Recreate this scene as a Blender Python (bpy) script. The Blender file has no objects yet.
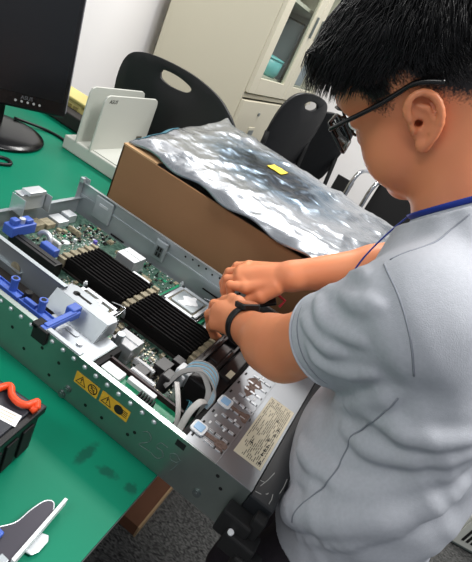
import bpy, bmesh, math, random
import numpy as np
from mathutils import Matrix, Vector
random.seed(7); RNG = np.random.default_rng(7)
SC = bpy.context.scene; COL = SC.collection
FLOOR = -0.74
# ------------------------------------------------------------------ camera
CAM = np.array([0.679516, -0.445814, 0.554105]); YAW, PIT, ROL, FPX = 1.811575, -0.4661525, 0.484404, 465.745
def cam_axes():
    f = np.array([math.cos(PIT)*math.cos(YAW), math.cos(PIT)*math.sin(YAW), math.sin(PIT)])
    r = np.cross(f, [0, 0, 1.0]); r /= np.linalg.norm(r); u = np.cross(r, f)
    c, s = math.cos(ROL), math.sin(ROL)
    return c*r+s*u, -s*r+c*u, f
CR, CU, CF = cam_axes()
def ray(x, y): return CR*((x-236)/FPX) + CU*((281-y)/FPX) + CF
def at(x, y, d): return CAM + d*ray(x, y)              # point at distance d along the view axis
def on(x, y, ax, v):                                   # point on the plane ax = v
    d = ray(x, y); i = 'xyz'.index(ax); return CAM + d*((v-CAM[i])/d[i])
cd = bpy.data.cameras.new('camera'); cam = bpy.data.objects.new('camera', cd); COL.objects.link(cam)
cd.sensor_fit = 'HORIZONTAL'; cd.sensor_width = 36; cd.lens = 36*FPX/472; cd.clip_start = 0.02
cam.matrix_world = Matrix(((CR[0], CU[0], -CF[0], CAM[0]), (CR[1], CU[1], -CF[1], CAM[1]), (CR[2], CU[2], -CF[2], CAM[2]), (0, 0, 0, 1)))
SC.camera = cam
# ------------------------------------------------------------------ materials
def s2l(c):
    return tuple((x/12.92 if x <= .04045 else ((x+.055)/1.055)**2.4) for x in [v/255 for v in c])
def mat(name, rgb, rough=.5, metal=0, rgb2=None, nscale=40, namt=.5, bump=0, bscale=200, spec=.5, trans=0, ior=1.45, alpha=1, sss=0, coat=0, detail=3, emis=0):
    m = bpy.data.materials.new(name); m.use_nodes = True; nt = m.node_tree; b = nt.nodes['Principled BSDF']
    c = s2l(rgb)+(1,)
    b.inputs['Base Color'].default_value = c; b.inputs['Roughness'].default_value = rough; b.inputs['Metallic'].default_value = metal
    b.inputs['Specular IOR Level'].default_value = spec; b.inputs['Transmission Weight'].default_value = trans; b.inputs['IOR'].default_value = ior
    b.inputs['Alpha'].default_value = alpha; b.inputs['Coat Weight'].default_value = coat
    if sss: b.inputs['Subsurface Weight'].default_value = sss; b.inputs['Subsurface Radius'].default_value = (.012, .004, .002); b.inputs['Subsurface Scale'].default_value = 1.0
    if emis: b.inputs['Emission Color'].default_value = c; b.inputs['Emission Strength'].default_value = emis
    tc = nt.nodes.new('ShaderNodeTexCoord')
    if rgb2:
        n = nt.nodes.new('ShaderNodeTexNoise'); n.inputs['Scale'].default_value = nscale; n.inputs['Detail'].default_value = detail
        nt.links.new(tc.outputs['Object'], n.inputs['Vector'])
        r = nt.nodes.new('ShaderNodeValToRGB'); r.color_ramp.elements[0].position = .5-namt/2; r.color_ramp.elements[1].position = .5+namt/2
        r.color_ramp.elements[0].color = c; r.color_ramp.elements[1].color = s2l(rgb2)+(1,)
        nt.links.new(n.outputs['Fac'], r.inputs['Fac']); nt.links.new(r.outputs['Color'], b.inputs['Base Color'])
    if bump:
        n = nt.nodes.new('ShaderNodeTexNoise'); n.inputs['Scale'].default_value = bscale; n.inputs['Detail'].default_value = 4
        nt.links.new(tc.outputs['Object'], n.inputs['Vector'])
        bp = nt.nodes.new('ShaderNodeBump'); bp.inputs['Strength'].default_value = bump; bp.inputs['Distance'].default_value = .002
        nt.links.new(n.outputs['Fac'], bp.inputs['Height']); nt.links.new(bp.outputs['Normal'], b.inputs['Normal'])
    return m
# ------------------------------------------------------------------ mesh builder
def rotz(a): return np.array([[math.cos(a), -math.sin(a), 0], [math.sin(a), math.cos(a), 0], [0, 0, 1.0]])
def roty(a): return np.array([[math.cos(a), 0, math.sin(a)], [0, 1, 0], [-math.sin(a), 0, math.cos(a)]])
def rotx(a): return np.array([[1, 0, 0], [0, math.cos(a), -math.sin(a)], [0, math.sin(a), math.cos(a)]])
class MB:
    def __init__(s, o=(0, 0, 0), R=None): s.v = []; s.f = []; s.o = np.array(o, float); s.R = np.eye(3) if R is None else R
    def add(s, vs, fs):
        k = len(s.v); s.v += [tuple(s.o+s.R@np.array(p, float)) for p in vs]; s.f += [tuple(i+k for i in f) for f in fs]; return s
    def box(s, x0, x1, y0, y1, z0, z1, R=None):
        c = np.array([(x0+x1)/2, (y0+y1)/2, (z0+z1)/2]); h = np.array([x1-x0, y1-y0, z1-z0])/2
        vs = [np.array([a, b, d])*h for d in (-1, 1) for b in (-1, 1) for a in (-1, 1)]
        if R is not None: vs = [R@p for p in vs]
        return s.add([c+p for p in vs], [(0, 2, 3, 1), (4, 5, 7, 6), (0, 1, 5, 4), (2, 6, 7, 3), (0, 4, 6, 2), (1, 3, 7, 5)])
    def prism(s, poly, a, b, ax='z'):                   # polygon extruded along an axis
        n = len(poly); vs = []
        for h in (a, b):
            for p in poly: vs.append({'z': (p[0], p[1], h), 'y': (p[0], h, p[1]), 'x': (h, p[0], p[1])}[ax])
        fs = [tuple(range(n))[::-1], tuple(range(n, 2*n))]+[(i, (i+1) % n, n+(i+1) % n, n+i) for i in range(n)]
        if ax == 'y': fs = [f[::-1] for f in fs]
        return s.add(vs, fs)
    def tube(s, pts, r, n=8, flat=1.0, up=None, cap=True):
        P = np.array(pts, float); m = len(P); rr = np.full(m, r) if np.isscalar(r) else np.array(r); vs = []
        T = np.gradient(P, axis=0); T /= np.linalg.norm(T, axis=1)[:, None]+1e-12
        u = np.array(up, float) if up is not None else (np.array([0, 0, 1.0]) if abs(T[0][2]) < .9 else np.array([1.0, 0, 0]))
        for i in range(m):
            u = u-T[i]*(u@T[i]); u /= np.linalg.norm(u)+1e-12; w = np.cross(T[i], u)
            for k in range(n):
                a = 2*math.pi*k/n; vs.append(P[i]+rr[i]*(math.cos(a)*w+flat*math.sin(a)*u))
        fs = [(i*n+k, i*n+(k+1) % n, (i+1)*n+(k+1) % n, (i+1)*n+k) for i in range(m-1) for k in range(n)]
        if cap: fs += [tuple(range(n))[::-1], tuple((m-1)*n+k for k in range(n))]
        return s.add(vs, fs)
    def cyl(s, a, b, r, n=16, r2=None): return s.tube([a, b], [r, r if r2 is None else r2], n)
    def lathe(s, c, prof, n=32, sx=1, sy=1):
        vs = []; m = len(prof)
        for (r, z) in prof:
            for k in range(n): vs.append((c[0]+sx*r*math.cos(2*math.pi*k/n), c[1]+sy*r*math.sin(2*math.pi*k/n), c[2]+z))
        fs = [(i*n+k, i*n+(k+1) % n, (i+1)*n+(k+1) % n, (i+1)*n+k) for i in range(m-1) for k in range(n)]+[tuple(range(n))[::-1], tuple((m-1)*n+k for k in range(n))]
        return s.add(vs, fs)
    def sph(s, c, r, n=12, m=8):
        r = np.array([r]*3 if np.isscalar(r) else r); vs = [c+r*np.array([0, 0, 1.0])]
        c = np.array(c, float)
        for i in range(1, m):
            for k in range(n):
                t = math.pi*i/m; a = 2*math.pi*k/n; vs.append(c+r*np.array([math.sin(t)*math.cos(a), math.sin(t)*math.sin(a), math.cos(t)]))
        vs.append(c-r*np.array([0, 0, 1.0])); L = len(vs)-1
        fs = [(0, 1+k, 1+(k+1) % n) for k in range(n)]+[(1+(i-1)*n+k, 1+i*n+k, 1+i*n+(k+1) % n, 1+(i-1)*n+(k+1) % n) for i in range(1, m-1) for k in range(n)]
        fs += [(L, 1+(m-2)*n+(k+1) % n, 1+(m-2)*n+k) for k in range(n)]
        return s.add(vs, fs)
    def grid(s, pts):                                   # rows of points -> open sheet
        m = len(pts); n = len(pts[0]); return s.add([p for r in pts for p in r], [(i*n+k, i*n+k+1, (i+1)*n+k+1, (i+1)*n+k) for i in range(m-1) for k in range(n-1)])
    def build(s, name, m, parent=None, bev=0, smooth=False, solid=0, sub=0):
        off = ORG.get(parent.name, np.zeros(3)) if parent else np.zeros(3)
        me = bpy.data.meshes.new(name); me.from_pydata([tuple(np.array(p)-off) for p in s.v], [], s.f); me.validate()
        return link(name, me, m, parent, bev, smooth, solid, sub, off)
ORG = {}
def link(name, me, m, parent=None, bev=0, smooth=False, solid=0, sub=0, off=None):
    o = bpy.data.objects.new(name, me); COL.objects.link(o)
    if m: me.materials.append(m)
    if parent: o.parent = parent; ORG[o.name] = off
    bm = bmesh.new(); bm.from_mesh(me); bmesh.ops.recalc_face_normals(bm, faces=bm.faces); bm.to_mesh(me); bm.free()
    if smooth: me.polygons.foreach_set('use_smooth', [True]*len(me.polygons))
    if solid: md = o.modifiers.new('s', 'SOLIDIFY'); md.thickness = solid; md.offset = 0
    if bev: md = o.modifiers.new('b', 'BEVEL'); md.width = bev; md.segments = 2; md.limit_method = 'ANGLE'; md.angle_limit = .6
    if sub: md = o.modifiers.new('u', 'SUBSURF'); md.levels = md.render_levels = sub
    return o
def thing(name, loc, label, cat, group=None):
    o = bpy.data.objects.new(name, None); COL.objects.link(o); o.location = loc; o.empty_display_size = .05
    ORG[o.name] = np.array(loc, float); return tag(o, label, cat, group)
def tag(o, label, cat, group=None):
    o['label'] = label; o['category'] = cat
    if group: o['group'] = group
    return o
def struct(o): o['kind'] = 'structure'; return o
def copyp(o, d):                                       # copy of a part moved by d, mesh shared
    c = o.copy(); COL.objects.link(c); c.location = Vector(o.location)+Vector(d); return c
def text(name, body, size, M4, m, parent=None, ext=.0002, shear=0):
    cu = bpy.data.curves.new(name, 'FONT'); cu.body = body; cu.size = size; cu.extrude = ext; cu.align_x = 'CENTER'; cu.align_y = 'CENTER'; cu.shear = shear; cu.resolution_u = 3
    t = bpy.data.objects.new(name, cu); COL.objects.link(t); dg = bpy.context.evaluated_depsgraph_get()
    me = bpy.data.meshes.new_from_object(t.evaluated_get(dg)); bpy.data.objects.remove(t); me.name = name
    off = ORG.get(parent.name, np.zeros(3)) if parent else np.zeros(3)
    me.transform(Matrix.Translation(Vector(-off))@M4); me.materials.clear()
    return link(name, me, m, parent, off=off)
def frame4(o, x, y):
    x = Vector(x).normalized(); y = Vector(y); y = (y-x*x.dot(y)).normalized(); z = x.cross(y)
    return Matrix(((x[0], y[0], z[0], o[0]), (x[1], y[1], z[1], o[1]), (x[2], y[2], z[2], o[2]), (0, 0, 0, 1)))
def rrect(x0, x1, y0, y1, r, n=5):
    out = []
    for (cx, cy, a0) in ((x1-r, y1-r, 0), (x0+r, y1-r, 90), (x0+r, y0+r, 180), (x1-r, y0+r, 270)):
        for k in range(n+1): a = math.radians(a0+90*k/n); out.append((cx+r*math.cos(a), cy+r*math.sin(a)))
    return out
def smoothpath(pts, n=8):
    P = [np.array(p, float) for p in pts]; P = [2*P[0]-P[1]]+P+[2*P[-1]-P[-2]]; out = []
    for i in range(1, len(P)-2):
        for k in range(n):
            t = k/n; out.append(.5*((2*P[i])+(-P[i-1]+P[i+1])*t+(2*P[i-1]-5*P[i]+4*P[i+1]-P[i+2])*t*t+(-P[i-1]+3*P[i]-3*P[i+1]+P[i+2])*t**3))
    out.append(P[-2]); return out
# palette
WHITEWALL = mat('wall_paint', (238, 236, 236), .85, bump=.05, bscale=60)
GREEN = mat('green_mat', (0, 122, 88), .42, rgb2=(0, 128, 94), nscale=6, spec=.35)
STEEL = mat('galvanised_steel', (186, 194, 198), .40, .65, rgb2=(164, 172, 176), nscale=12, bump=.04, bscale=300)
STEEL2 = mat('bright_steel', (214, 218, 222), .35, .7)
DKSTEEL = mat('dull_steel', (132, 140, 140), .42, .85, rgb2=(112, 120, 120), nscale=20)
BLACK = mat('black_plastic', (17, 17, 19), .4)
SATIN = mat('satin_black', (15, 16, 18), .42, bump=.03, bscale=400)
MATTE = mat('matte_black', (14, 14, 15), .7)
DIMM = mat('memory_black', (12, 10, 10), .75, spec=.2)
SLOTM = mat('slot_brown', (30, 23, 21), .7)
TAN = mat('tan_plastic', (168, 158, 132), .6, rgb2=(120, 112, 92), nscale=160)
PCB = mat('circuit_board', (34, 66, 54), .5, rgb2=(84, 112, 98), nscale=140, detail=6, namt=.25)
PCB2 = mat('bright_circuit_board', (18, 128, 88), .42, rgb2=(24, 144, 100), nscale=150, namt=.3)
BLUE = mat('blue_plastic', (66, 98, 186), .4)
PBLUE = mat('pale_blue_plastic', (150, 190, 226), .35)
CYANW = mat('cyan_wire', (128, 176, 200), .45)
GREYW = mat('grey_ribbon', (150, 148, 146), .5)
WHITE = mat('white_plastic', (226, 228, 230), .45)
PUTTY = mat('pale_grey_plastic', (192, 194, 186), .5)
CREAM = mat('cream_steel', (212, 206, 184), .5)
CARD = mat('cardboard', (142, 106, 74), .85, rgb2=(134, 99, 68), nscale=5, bump=.1, bscale=120)
CARD2 = mat('cardboard_edge', (186, 150, 110), .85)
RUST = mat('rust_mark', (84, 60, 50), .7, rgb2=(138, 118, 108), nscale=260, detail=6)
YELLOW = mat('label_yellow', (222, 170, 48), .5)
INK = mat('ink', (26, 24, 22), .7)
GREYINK = mat('grey_ink', (92, 88, 78), .8)
LABELW = mat('label_cream', (208, 200, 176), .55)
ORANGE = mat('orange_plastic', (226, 74, 34), .4)
GOLD = mat('solder', (176, 170, 150), .4, .6)
CHROME = mat('chrome', (200, 202, 206), .18, 1)
def thinglass(name, refl=.08):
    m = bpy.data.materials.new(name); m.use_nodes = True; nt = m.node_tree; nt.nodes.remove(nt.nodes['Principled BSDF']); out = nt.nodes['Material Output']
    a = nt.nodes.new('ShaderNodeBsdfTransparent'); a.inputs[0].default_value = (.93, .96, .96, 1); g = nt.nodes.new('ShaderNodeBsdfGlossy'); g.inputs['Roughness'].default_value = .03
    f = nt.nodes.new('ShaderNodeLayerWeight'); f.inputs['Blend'].default_value = refl*.4; mx = nt.nodes.new('ShaderNodeMixShader')
    nt.links.new(f.outputs['Fresnel'], mx.inputs[0]); nt.links.new(a.outputs[0], mx.inputs[1]); nt.links.new(g.outputs[0], mx.inputs[2]); nt.links.new(mx.outputs[0], out.inputs[0]); return m
GLASS = thinglass('glass')
# ================================================================== room
def carpet():
    m = bpy.data.materials.new('carpet'); m.use_nodes = True; nt = m.node_tree; b = nt.nodes['Principled BSDF']; b.inputs['Roughness'].default_value = .95; b.inputs['Specular IOR Level'].default_value = .1
    tc = nt.nodes.new('ShaderNodeTexCoord'); mp = nt.nodes.new('ShaderNodeMapping'); mp.inputs['Scale'].default_value = (110, 520, 1)
    nt.links.new(tc.outputs['Object'], mp.inputs['Vector']); n = nt.nodes.new('ShaderNodeTexNoise'); n.inputs['Scale'].default_value = 1.0; n.inputs['Detail'].default_value = 2
    nt.links.new(mp.outputs['Vector'], n.inputs['Vector']); r = nt.nodes.new('ShaderNodeValToRGB')
    r.color_ramp.elements[0].position = .38; r.color_ramp.elements[0].color = s2l((34, 34, 35))+(1,); r.color_ramp.elements[1].position = .62; r.color_ramp.elements[1].color = s2l((104, 104, 102))+(1,)
    nt.links.new(n.outputs['Fac'], r.inputs['Fac']); nt.links.new(r.outputs['Color'], b.inputs['Base Color']); return m
struct(MB().box(-.8, 2.6, -1.6, 3.0, FLOOR-.05, FLOOR).build('floor', carpet()))
struct(MB().box(-.9, -.8, -1.6, 3.1, FLOOR-.05, 1.9).build('wall_left', WHITEWALL))
struct(MB().box(-.8, 2.6, 3.0, 3.1, FLOOR-.05, 1.9).build('wall_back', WHITEWALL))
BASEB = mat('skirting', (150, 150, 150), .6)
struct(MB().box(-.8, -.785, -1.6, 3.0, FLOOR, FLOOR+.09).build('baseboard_left', BASEB))
struct(MB().box(-.785, 2.6, 2.985, 3.0, FLOOR, FLOOR+.09).build('baseboard_back', BASEB))
# ================================================================== table
t = thing('work_table', (-.1, .33, FLOOR), 'long work table covered by a glossy green anti-static mat', 'table')
# table top with dried glue marks
def table_mat():
    m = mat('green_table_mat', (0, 114, 86), .45, rgb2=(0, 120, 91), nscale=4, spec=.22); nt = m.node_tree; b = nt.nodes['Principled BSDF']
    src = b.inputs['Base Color'].links[0].from_socket; tc = nt.nodes.new('ShaderNodeTexCoord'); prev = src
    for (cx, cy, sx, sy, rot) in ((.508, -.045, .013, .036, .0), (.548, -.046, .026, .012, .25), (.585, -.043, .014, .016, .5)):
        mp = nt.nodes.new('ShaderNodeMapping'); mp.vector_type = 'TEXTURE'
        mp.inputs['Location'].default_value = (cx+.1, cy-.33, -FLOOR); mp.inputs['Rotation'].default_value = (0, 0, rot); mp.inputs['Scale'].default_value = (sx, sy, 1)
        nt.links.new(tc.outputs['Object'], mp.inputs['Vector'])
        g = nt.nodes.new('ShaderNodeTexGradient'); g.gradient_type = 'SPHERICAL'; nt.links.new(mp.outputs['Vector'], g.inputs['Vector'])
        n = nt.nodes.new('ShaderNodeTexNoise'); n.inputs['Scale'].default_value = 130; nt.links.new(tc.outputs['Object'], n.inputs['Vector'])
        ml = nt.nodes.new('ShaderNodeMath'); ml.operation = 'MULTIPLY'; nt.links.new(g.outputs['Fac'], ml.inputs[0]); nt.links.new(n.outputs['Fac'], ml.inputs[1])
        rp = nt.nodes.new('ShaderNodeValToRGB'); rp.color_ramp.elements[0].position = .12; rp.color_ramp.elements[1].position = .3; nt.links.new(ml.outputs[0], rp.inputs['Fac'])
        rp.color_ramp.elements[1].color = (.75, .75, .75, 1)
        mx = nt.nodes.new('ShaderNodeMixRGB'); nt.links.new(rp.outputs['Color'], mx.inputs['Fac']); nt.links.new(prev, mx.inputs['Color1']); mx.inputs['Color2'].default_value = s2l((10, 72, 58))+(1,)
        prev = mx.outputs['Color']
    nt.links.new(prev, b.inputs['Base Color']); return m
MB().box(-.79, .60, -.40, 1.0, -.004, 0).build('table_mat', table_mat(), t)
MB().box(-.79, .598, -.398, 1.0, -.029, -.004).build('tabletop', mat('table_laminate', (150, 150, 148), .5), t, bev=.002)
for (x, y) in ((-.74, -.35), (.52, -.35), (-.74, .95), (.50, .95)): MB().box(x-.02, x+.02, y-.02, y+.02, FLOOR, -.029).build('leg', DKSTEEL, t, bev=.003)
# ================================================================== flat carton on the floor
t = thing('cardboard_carton', (.2, .9, FLOOR), 'brown cardboard carton on the carpet under the green table', 'box')
MB().box(-.05, .556, .385, 1.15, FLOOR+.001, FLOOR+.045).build('carton_body', mat('brown_carton', (104, 66, 44), .85, rgb2=(92, 58, 38), nscale=8), t, bev=.001)
MB().box(.5562, .562, .384, 1.151, FLOOR+.001, FLOOR+.046).build('carton_lit_side', mat('carton_lit_tone', (160, 132, 98), .85), t)  # side face of the carton, its light put into a paler colour

# ================================================================== steel cabinet
t = thing('filing_cabinet', (-.5, 2.15, FLOOR), 'tall cream steel cabinet with glass upper doors and lower drawers', 'cabinet')
X0, X1, Y0, Y1, ZT = -.742, -.2, 1.66, 2.68, 1.15
b = MB().box(X0, X1-.02, Y0, Y0+.012, FLOOR, ZT).box(X0, X1-.02, Y1-.012, Y1, FLOOR, ZT).box(X0, X0+.01, Y0, Y1, FLOOR, ZT).box(X0, X1-.02, Y0, Y1, ZT-.02, ZT)
b.box(X0+.01, X1-.021, Y0+.012, Y1-.012, .27, .29).box(X0+.01, X1-.021, Y0+.012, Y1-.012, FLOOR, FLOOR+.06)
b.build('cabinet_body', CREAM, t, bev=.003)
MB().box(X0+.01, X1-.05, Y0+.012, Y1-.012, .72, .735).build('shelf', CREAM, t)
for (a, c, hs) in ((Y0+.003, 2.135, 1), (2.141, Y1-.003, -1)):
    d = MB().box(X1-.02, X1, a, a+.075, .30, ZT-.01).box(X1-.02, X1, c-.075, c, .30, ZT-.01).box(X1-.02, X1, a+.075, c-.075, .30, .375).box(X1-.02, X1, a+.075, c-.075, ZT-.08, ZT-.01).build('glass_door', CREAM, t, bev=.002)
    MB().box(X1-.012, X1-.008, a+.07, c-.07, .37, ZT-.075).build('pane', GLASS, d)
    MB().box(X1, X1+.012, (c-.05 if hs > 0 else a+.04), (c-.04 if hs > 0 else a+.05), .62, .72).build('handle', DKSTEEL, d, bev=.002)
for k, (a, c) in enumerate(((Y0+.003, 2.135), (2.141, Y1-.003))):
    for j, (z0, z1) in enumerate(((.03, .265), (-.22, .025), (-.47, -.225))):
        if j and k: continue
        if k: z0 = -.68
        d = MB().box(X1-.02, X1, a, c, z0, z1).build('drawer' if not k else 'lower_door', CREAM, t, bev=.003)
        ym = (a+c)/2
        if not k:
            h = MB().box(X1-.0, X1+.004, ym-.05, ym+.03, z0+.05, z0+.105).build('handle_surround', CREAM, d, bev=.002)
            MB().box(X1+.004, X1+.006, ym-.04, ym+.02, z0+.06, z0+.09).build('recessed_handle', DKSTEEL, d)
        MB().cyl((X1, ym-.0, z1-.06), (X1+.006, ym-.0, z1-.06), .009).build('lock', DKSTEEL, d)
CYB = mat('aqua_plastic', (120, 190, 186), .35)
t2 = thing('plastic_tub', (-.30, 1.86, .291), 'aqua plastic tub behind the left glass door of the cabinet', 'container')
MB().lathe((-.33, 1.87, .3765), [(.06, 0), (.075, .02), (.08, .085), (.076, .085), (.068, .01)], 24).build('tub', CYB, t2, smooth=True)
MB().lathe((-.33, 1.87, .4615), [(.082, 0), (.082, .008), (.03, .014), (.01, .014)], 24).build('lid', CYB, t2, smooth=True)
t2.location = (-.325, 2.03, .3765)
for c in t2.children: c.data.transform(Matrix.Translation((.03, -.01, -.0855)))
FILE = mat('file_brown', (120, 108, 86), .7)
MB().box(X0+.01, X1-.05, Y0+.012, Y1-.012, .362, .376).build('shelf', CREAM, t)
for k in range(4):
    tag(MB().box(-.5, -.27, 2.135+k*.034, 2.164+k*.034, .376, .66+.01*(k % 2)).build('file_folder', FILE if k % 2 else mat('file_grey%d' % k, (150, 150, 150), .7), bev=.003), ('%s file folder standing in the cabinet beside the aqua tub' % ('brown' if k % 2 else 'grey')), 'folder', 'file folders in the cabinet')
tag(MB().box(-.6, -.27, 2.28, 2.55, .376, .58).build('storage_box', mat('grey_box', (150, 156, 162), .6), bev=.004), 'grey storage box behind the right glass door of the cabinet', 'box')
# ================================================================== chairs
def shell(outline, hole, fn, name, m, parent, th=.012):
    """Chair shell: outline (u,v) with an optional hole, mapped to 3D by fn(u,v), thickened."""
    bm = bmesh.new(); loops = [outline]+([hole] if hole else []); es = []
    for lp in loops:
        vs = [bm.verts.new((p[0], p[1], 0)) for p in lp]; es += [bm.edges.new((vs[i], vs[(i+1) % len(vs)])) for i in range(len(vs))]
    bmesh.ops.triangle_fill(bm, edges=es, use_beauty=True)
    for _ in range(2):
        le = [e for e in bm.edges if e.calc_length() > .05]
        if le: bmesh.ops.subdivide_edges(bm, edges=le, cuts=1); bmesh.ops.triangulate(bm, faces=bm.faces)
    me = bpy.data.meshes.new(name); off = ORG[parent.name]
    for v in bm.verts: v.co = Vector(np.array(fn(v.co.x, v.co.y))-off)
    bm.to_mesh(me); bm.free(); o = link(name, me, m, parent, off=off, smooth=True)
    md = o.modifiers.new('s', 'SOLIDIFY'); md.thickness = th; md.offset = 0; md2 = o.modifiers.new('b', 'BEVEL'); md2.width = .003; md2.segments = 2; md2.limit_method = 'ANGLE'; md2.angle_limit = .9
    return o
def rounded(pts, n=5): P = smoothpath([(p[0], p[1], 0) for p in pts]+[(pts[0][0], pts[0][1], 0)], n)[:-1]; return [(p[0], p[1]) for p in P]
# near chair: back rises above the carton, seat below
t = thing('folding_chair', (-.15, 1.3, FLOOR), 'large black plastic chair with a slot in its back, behind the cardboard box', 'chair')
ol = rounded([(-.41, .0), (-.424, .13), (-.428, .22), (-.412, .285), (-.37, .318), (-.29, .334), (-.16, .338), (-.05, .322), (.015, .295), (.068, .256), (.105, .20), (.118, .1), (.118, .0), (-.15, -.05)])
hl = rounded([(-.272, .29), (-.262, .305), (-.204, .309), (-.148, .300), (-.139, .287), (-.163, .273), (-.222, .267), (-.262, .275)])
shell(ol, hl, lambda u, v: (u, 1.05-.25*(u+.155)**2+.06*(.33-v), v), 'backrest', SATIN, t)
shell(rounded([(-.38, 1.08), (.08, 1.08), (.1, 1.3), (.06, 1.5), (-.36, 1.5), (-.4, 1.3)]), None, lambda u, v: (u, v, -.28+.3*(u+.15)**2), 'seat', SATIN, t, .02)
for s in (-1, 1):
    x = -.155+s*.235
    MB().tube(smoothpath([(x, 1.075, .12), (x, 1.085, -.1), (x, 1.11, -.4), (x, 1.5, FLOOR+.012)]), .011, 10).build('frame_tube', MATTE, t, smooth=True)
    MB().tube(smoothpath([(x, 1.48, -.30), (x, 1.3, -.45), (x, 1.06, FLOOR+.012)]), .011, 10).build('leg', MATTE, t, smooth=True)
# two more chairs beside the cabinet
def side_chair(o, az, label, H, hole, tilt, w=.42, name='folding_chair'):
    t = thing(name, (o[0], o[1], FLOOR), label, 'chair'); R = rotz(az)
    def fn(u, v): p = R@np.array([u, .5*u*u+tilt*(v-H), 0]); return (o[0]+p[0], o[1]+p[1], v)
    h = w/2
    ol = rounded([(-h*.92, H-.34), (-h, H-.2), (-h*.97, H-.09), (-h*.75, H-.025), (-h*.3, H), (h*.3, H), (h*.75, H-.025), (h*.97, H-.09), (h, H-.2), (h*.92, H-.34), (0, H-.37)])
    hl = rounded([(-.05, H-.045), (-.025, H-.028), (.025, H-.028), (.05, H-.045), (.025, H-.062), (-.025, H-.062)]) if hole else None
    shell(ol, hl, fn, 'backrest', SATIN, t, .014)
    q = lambda u, v, z: tuple(np.array([o[0], o[1], 0])+R@np.array([u, v, 0])+np.array([0, 0, z]))
    shell(rounded([(-h, -.06), (h, -.06), (h, -.3), (h*.9, -.44), (-h*.9, -.44), (-h, -.3)]), None, lambda u, v: q(u, v, -.28), 'seat', SATIN, t, .03)
    for s in (-1, 1):
        MB().tube(smoothpath([q(s*h*.95, tilt*-.15+.02, H-.2), q(s*h*.95, .0, -.1), q(s*h*.95, -.05, -.35), q(s*h*.95, -.42, FLOOR+.012)]), .011, 10).build('frame_tube', MATTE, t, smooth=True)
        MB().tube([q(s*h*.95, -.4, -.29), q(s*h*.95, .05, FLOOR+.012)], .011, 10).build('leg', MATTE, t, smooth=True)
    return t
side_chair((.108, 1.62), math.radians(71), 'black chair with a finger hole standing beside the cream cabinet', .428, True, -.1, .33)
side_chair((.185, 1.90), math.radians(50), 'black chair seen past the spectacles, in front of the white wall', .385, False, -.24, .30)
# visitor chairs with chrome tube arms at the back wall
t = thing('visitor_chair', (.5, 2.2, FLOOR), 'black visitor chair with two bent chrome tubes, seen below the man\'s chin', 'chair')
MB().box(.475, .735, 2.33, 2.36, -.34, .165).build('backrest', MATTE, t, bev=.012)
MB().box(.36, .735, 1.95, 2.33, -.38, -.33).build('seat', MATTE, t, bev=.012)
for x in (.34, .455):
    MB().tube(smoothpath([(x, 2.30, -.36), (x, 2.29, -.2), (x, 2.28, .0), (x, 2.28, .09), (x+.01, 2.30, .145), (x+.035, 2.36, .165), (x+.07, 2.42, .165)], 6), .0125, 10).build('chrome_tube', CHROME, t, smooth=True)
for (x, y) in ((.37, 1.97), (.72, 1.97), (.37, 2.31), (.72, 2.31)): MB().tube([(x, y, FLOOR+.001), (x, y, -.36)], .012, 10).build('leg', CHROME, t, smooth=True)
t = thing('dark_panel', (.28, 2.45, FLOOR), 'small dark panel standing by the chrome chair tubes', 'panel')
MB().box(.225, .335, 2.44, 2.455, -.20, .055).build('board', MATTE, t, bev=.003)
MB().box(.26, .30, 2.43, 2.49, FLOOR, -.20).build('stand', MATTE, t)
# ================================================================== computer case on the floor, right
t = thing('computer_case', (1.75, 1.4, FLOOR), 'grey computer case with a vented edge on the carpet behind the man', 'computer')
GC = mat('case_grey', (120, 132, 128), .5)
bx = MB((1.53, 1.22, FLOOR), rotz(math.radians(12))); bx.box(0, .45, 0, .45, .001, .16).build('case_body', GC, t, bev=.004)
bx = MB((1.53, 1.22, FLOOR), rotz(math.radians(12))); bx.box(-.012, 0, -.005, .455, .02, .165).box(-.005, .455, -.012, 0, .02, .165).build('front_rim', PUTTY, t, bev=.003)
bx = MB((1.53, 1.22, FLOOR), rotz(math.radians(12)))
for k in range(22): bx.box(.02+k*.019, .03+k*.019, -.0145, -.012, .05, .14)
for k in range(22): bx.box(-.0145, -.012, .02+k*.019, .03+k*.019, .05, .14)
bx.build('vent', MATTE, t)
# ================================================================== monitor
MD = np.array([math.cos(math.radians(66)), math.sin(math.radians(66)), 0]); MN = np.array([MD[1], -MD[0], 0])
mc = np.array([-.31, .714, 0])-MD*.205
mc = mc+np.array([-.004, .0, 0])
t = thing('monitor', tuple(mc-MN*.02), 'black desktop monitor switched off on the green table', 'monitor')
R = np.array([MD, -MN, [0, 0, 1.0]]).T     # local x along screen, y away from viewer
R = R@rotx(math.radians(-10)); o = (mc[0], mc[1], .0)
BEZ = mat('gloss_black', (14, 14, 17), .25); SCR = mat('screen', (9, 12, 17), .3)
MB(o, R).box(-.205, .205, 0, .022, .086, .43).build('bezel', BEZ, t, bev=.006)
MB(o, R).box(-.19, .19, -.001, .0, .128, .418).build('screen', SCR, t)
MB(o, R).box(-.17, .17, .022, .06, .12, .40).build('rear_housing', BLACK, t, bev=.015)
MB(o, R).box(.2, .2065, .002, .03, .10, .428).build('side_trim', mat('trim_grey', (120, 118, 124), .4), t, bev=.001)
for k in range(5): MB(o, R).cyl((.055+k*.017, .0, .107), (.055+k*.017, -.0015, .107), .0035, 10).build('button', mat('btn%d' % k, (150, 150, 150), .4) if k == 0 else bpy.data.materials['btn0'], t)
M4 = frame4(np.array(o)+R@np.array([.085, -.0012, .118]), R@np.array([1, 0, 0]), R@np.array([0, 0, 1]))
text('maker_mark', 'ASUS', .015, M4, mat('mark_grey', (86, 86, 90), .5), t)
MB((mc[0], mc[1], 0), np.array([MD, -MN, [0, 0, 1.0]]).T).box(-.05, .05, .062, .085, .012, .17).build('neck', BLACK, t, bev=.006)
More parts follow.
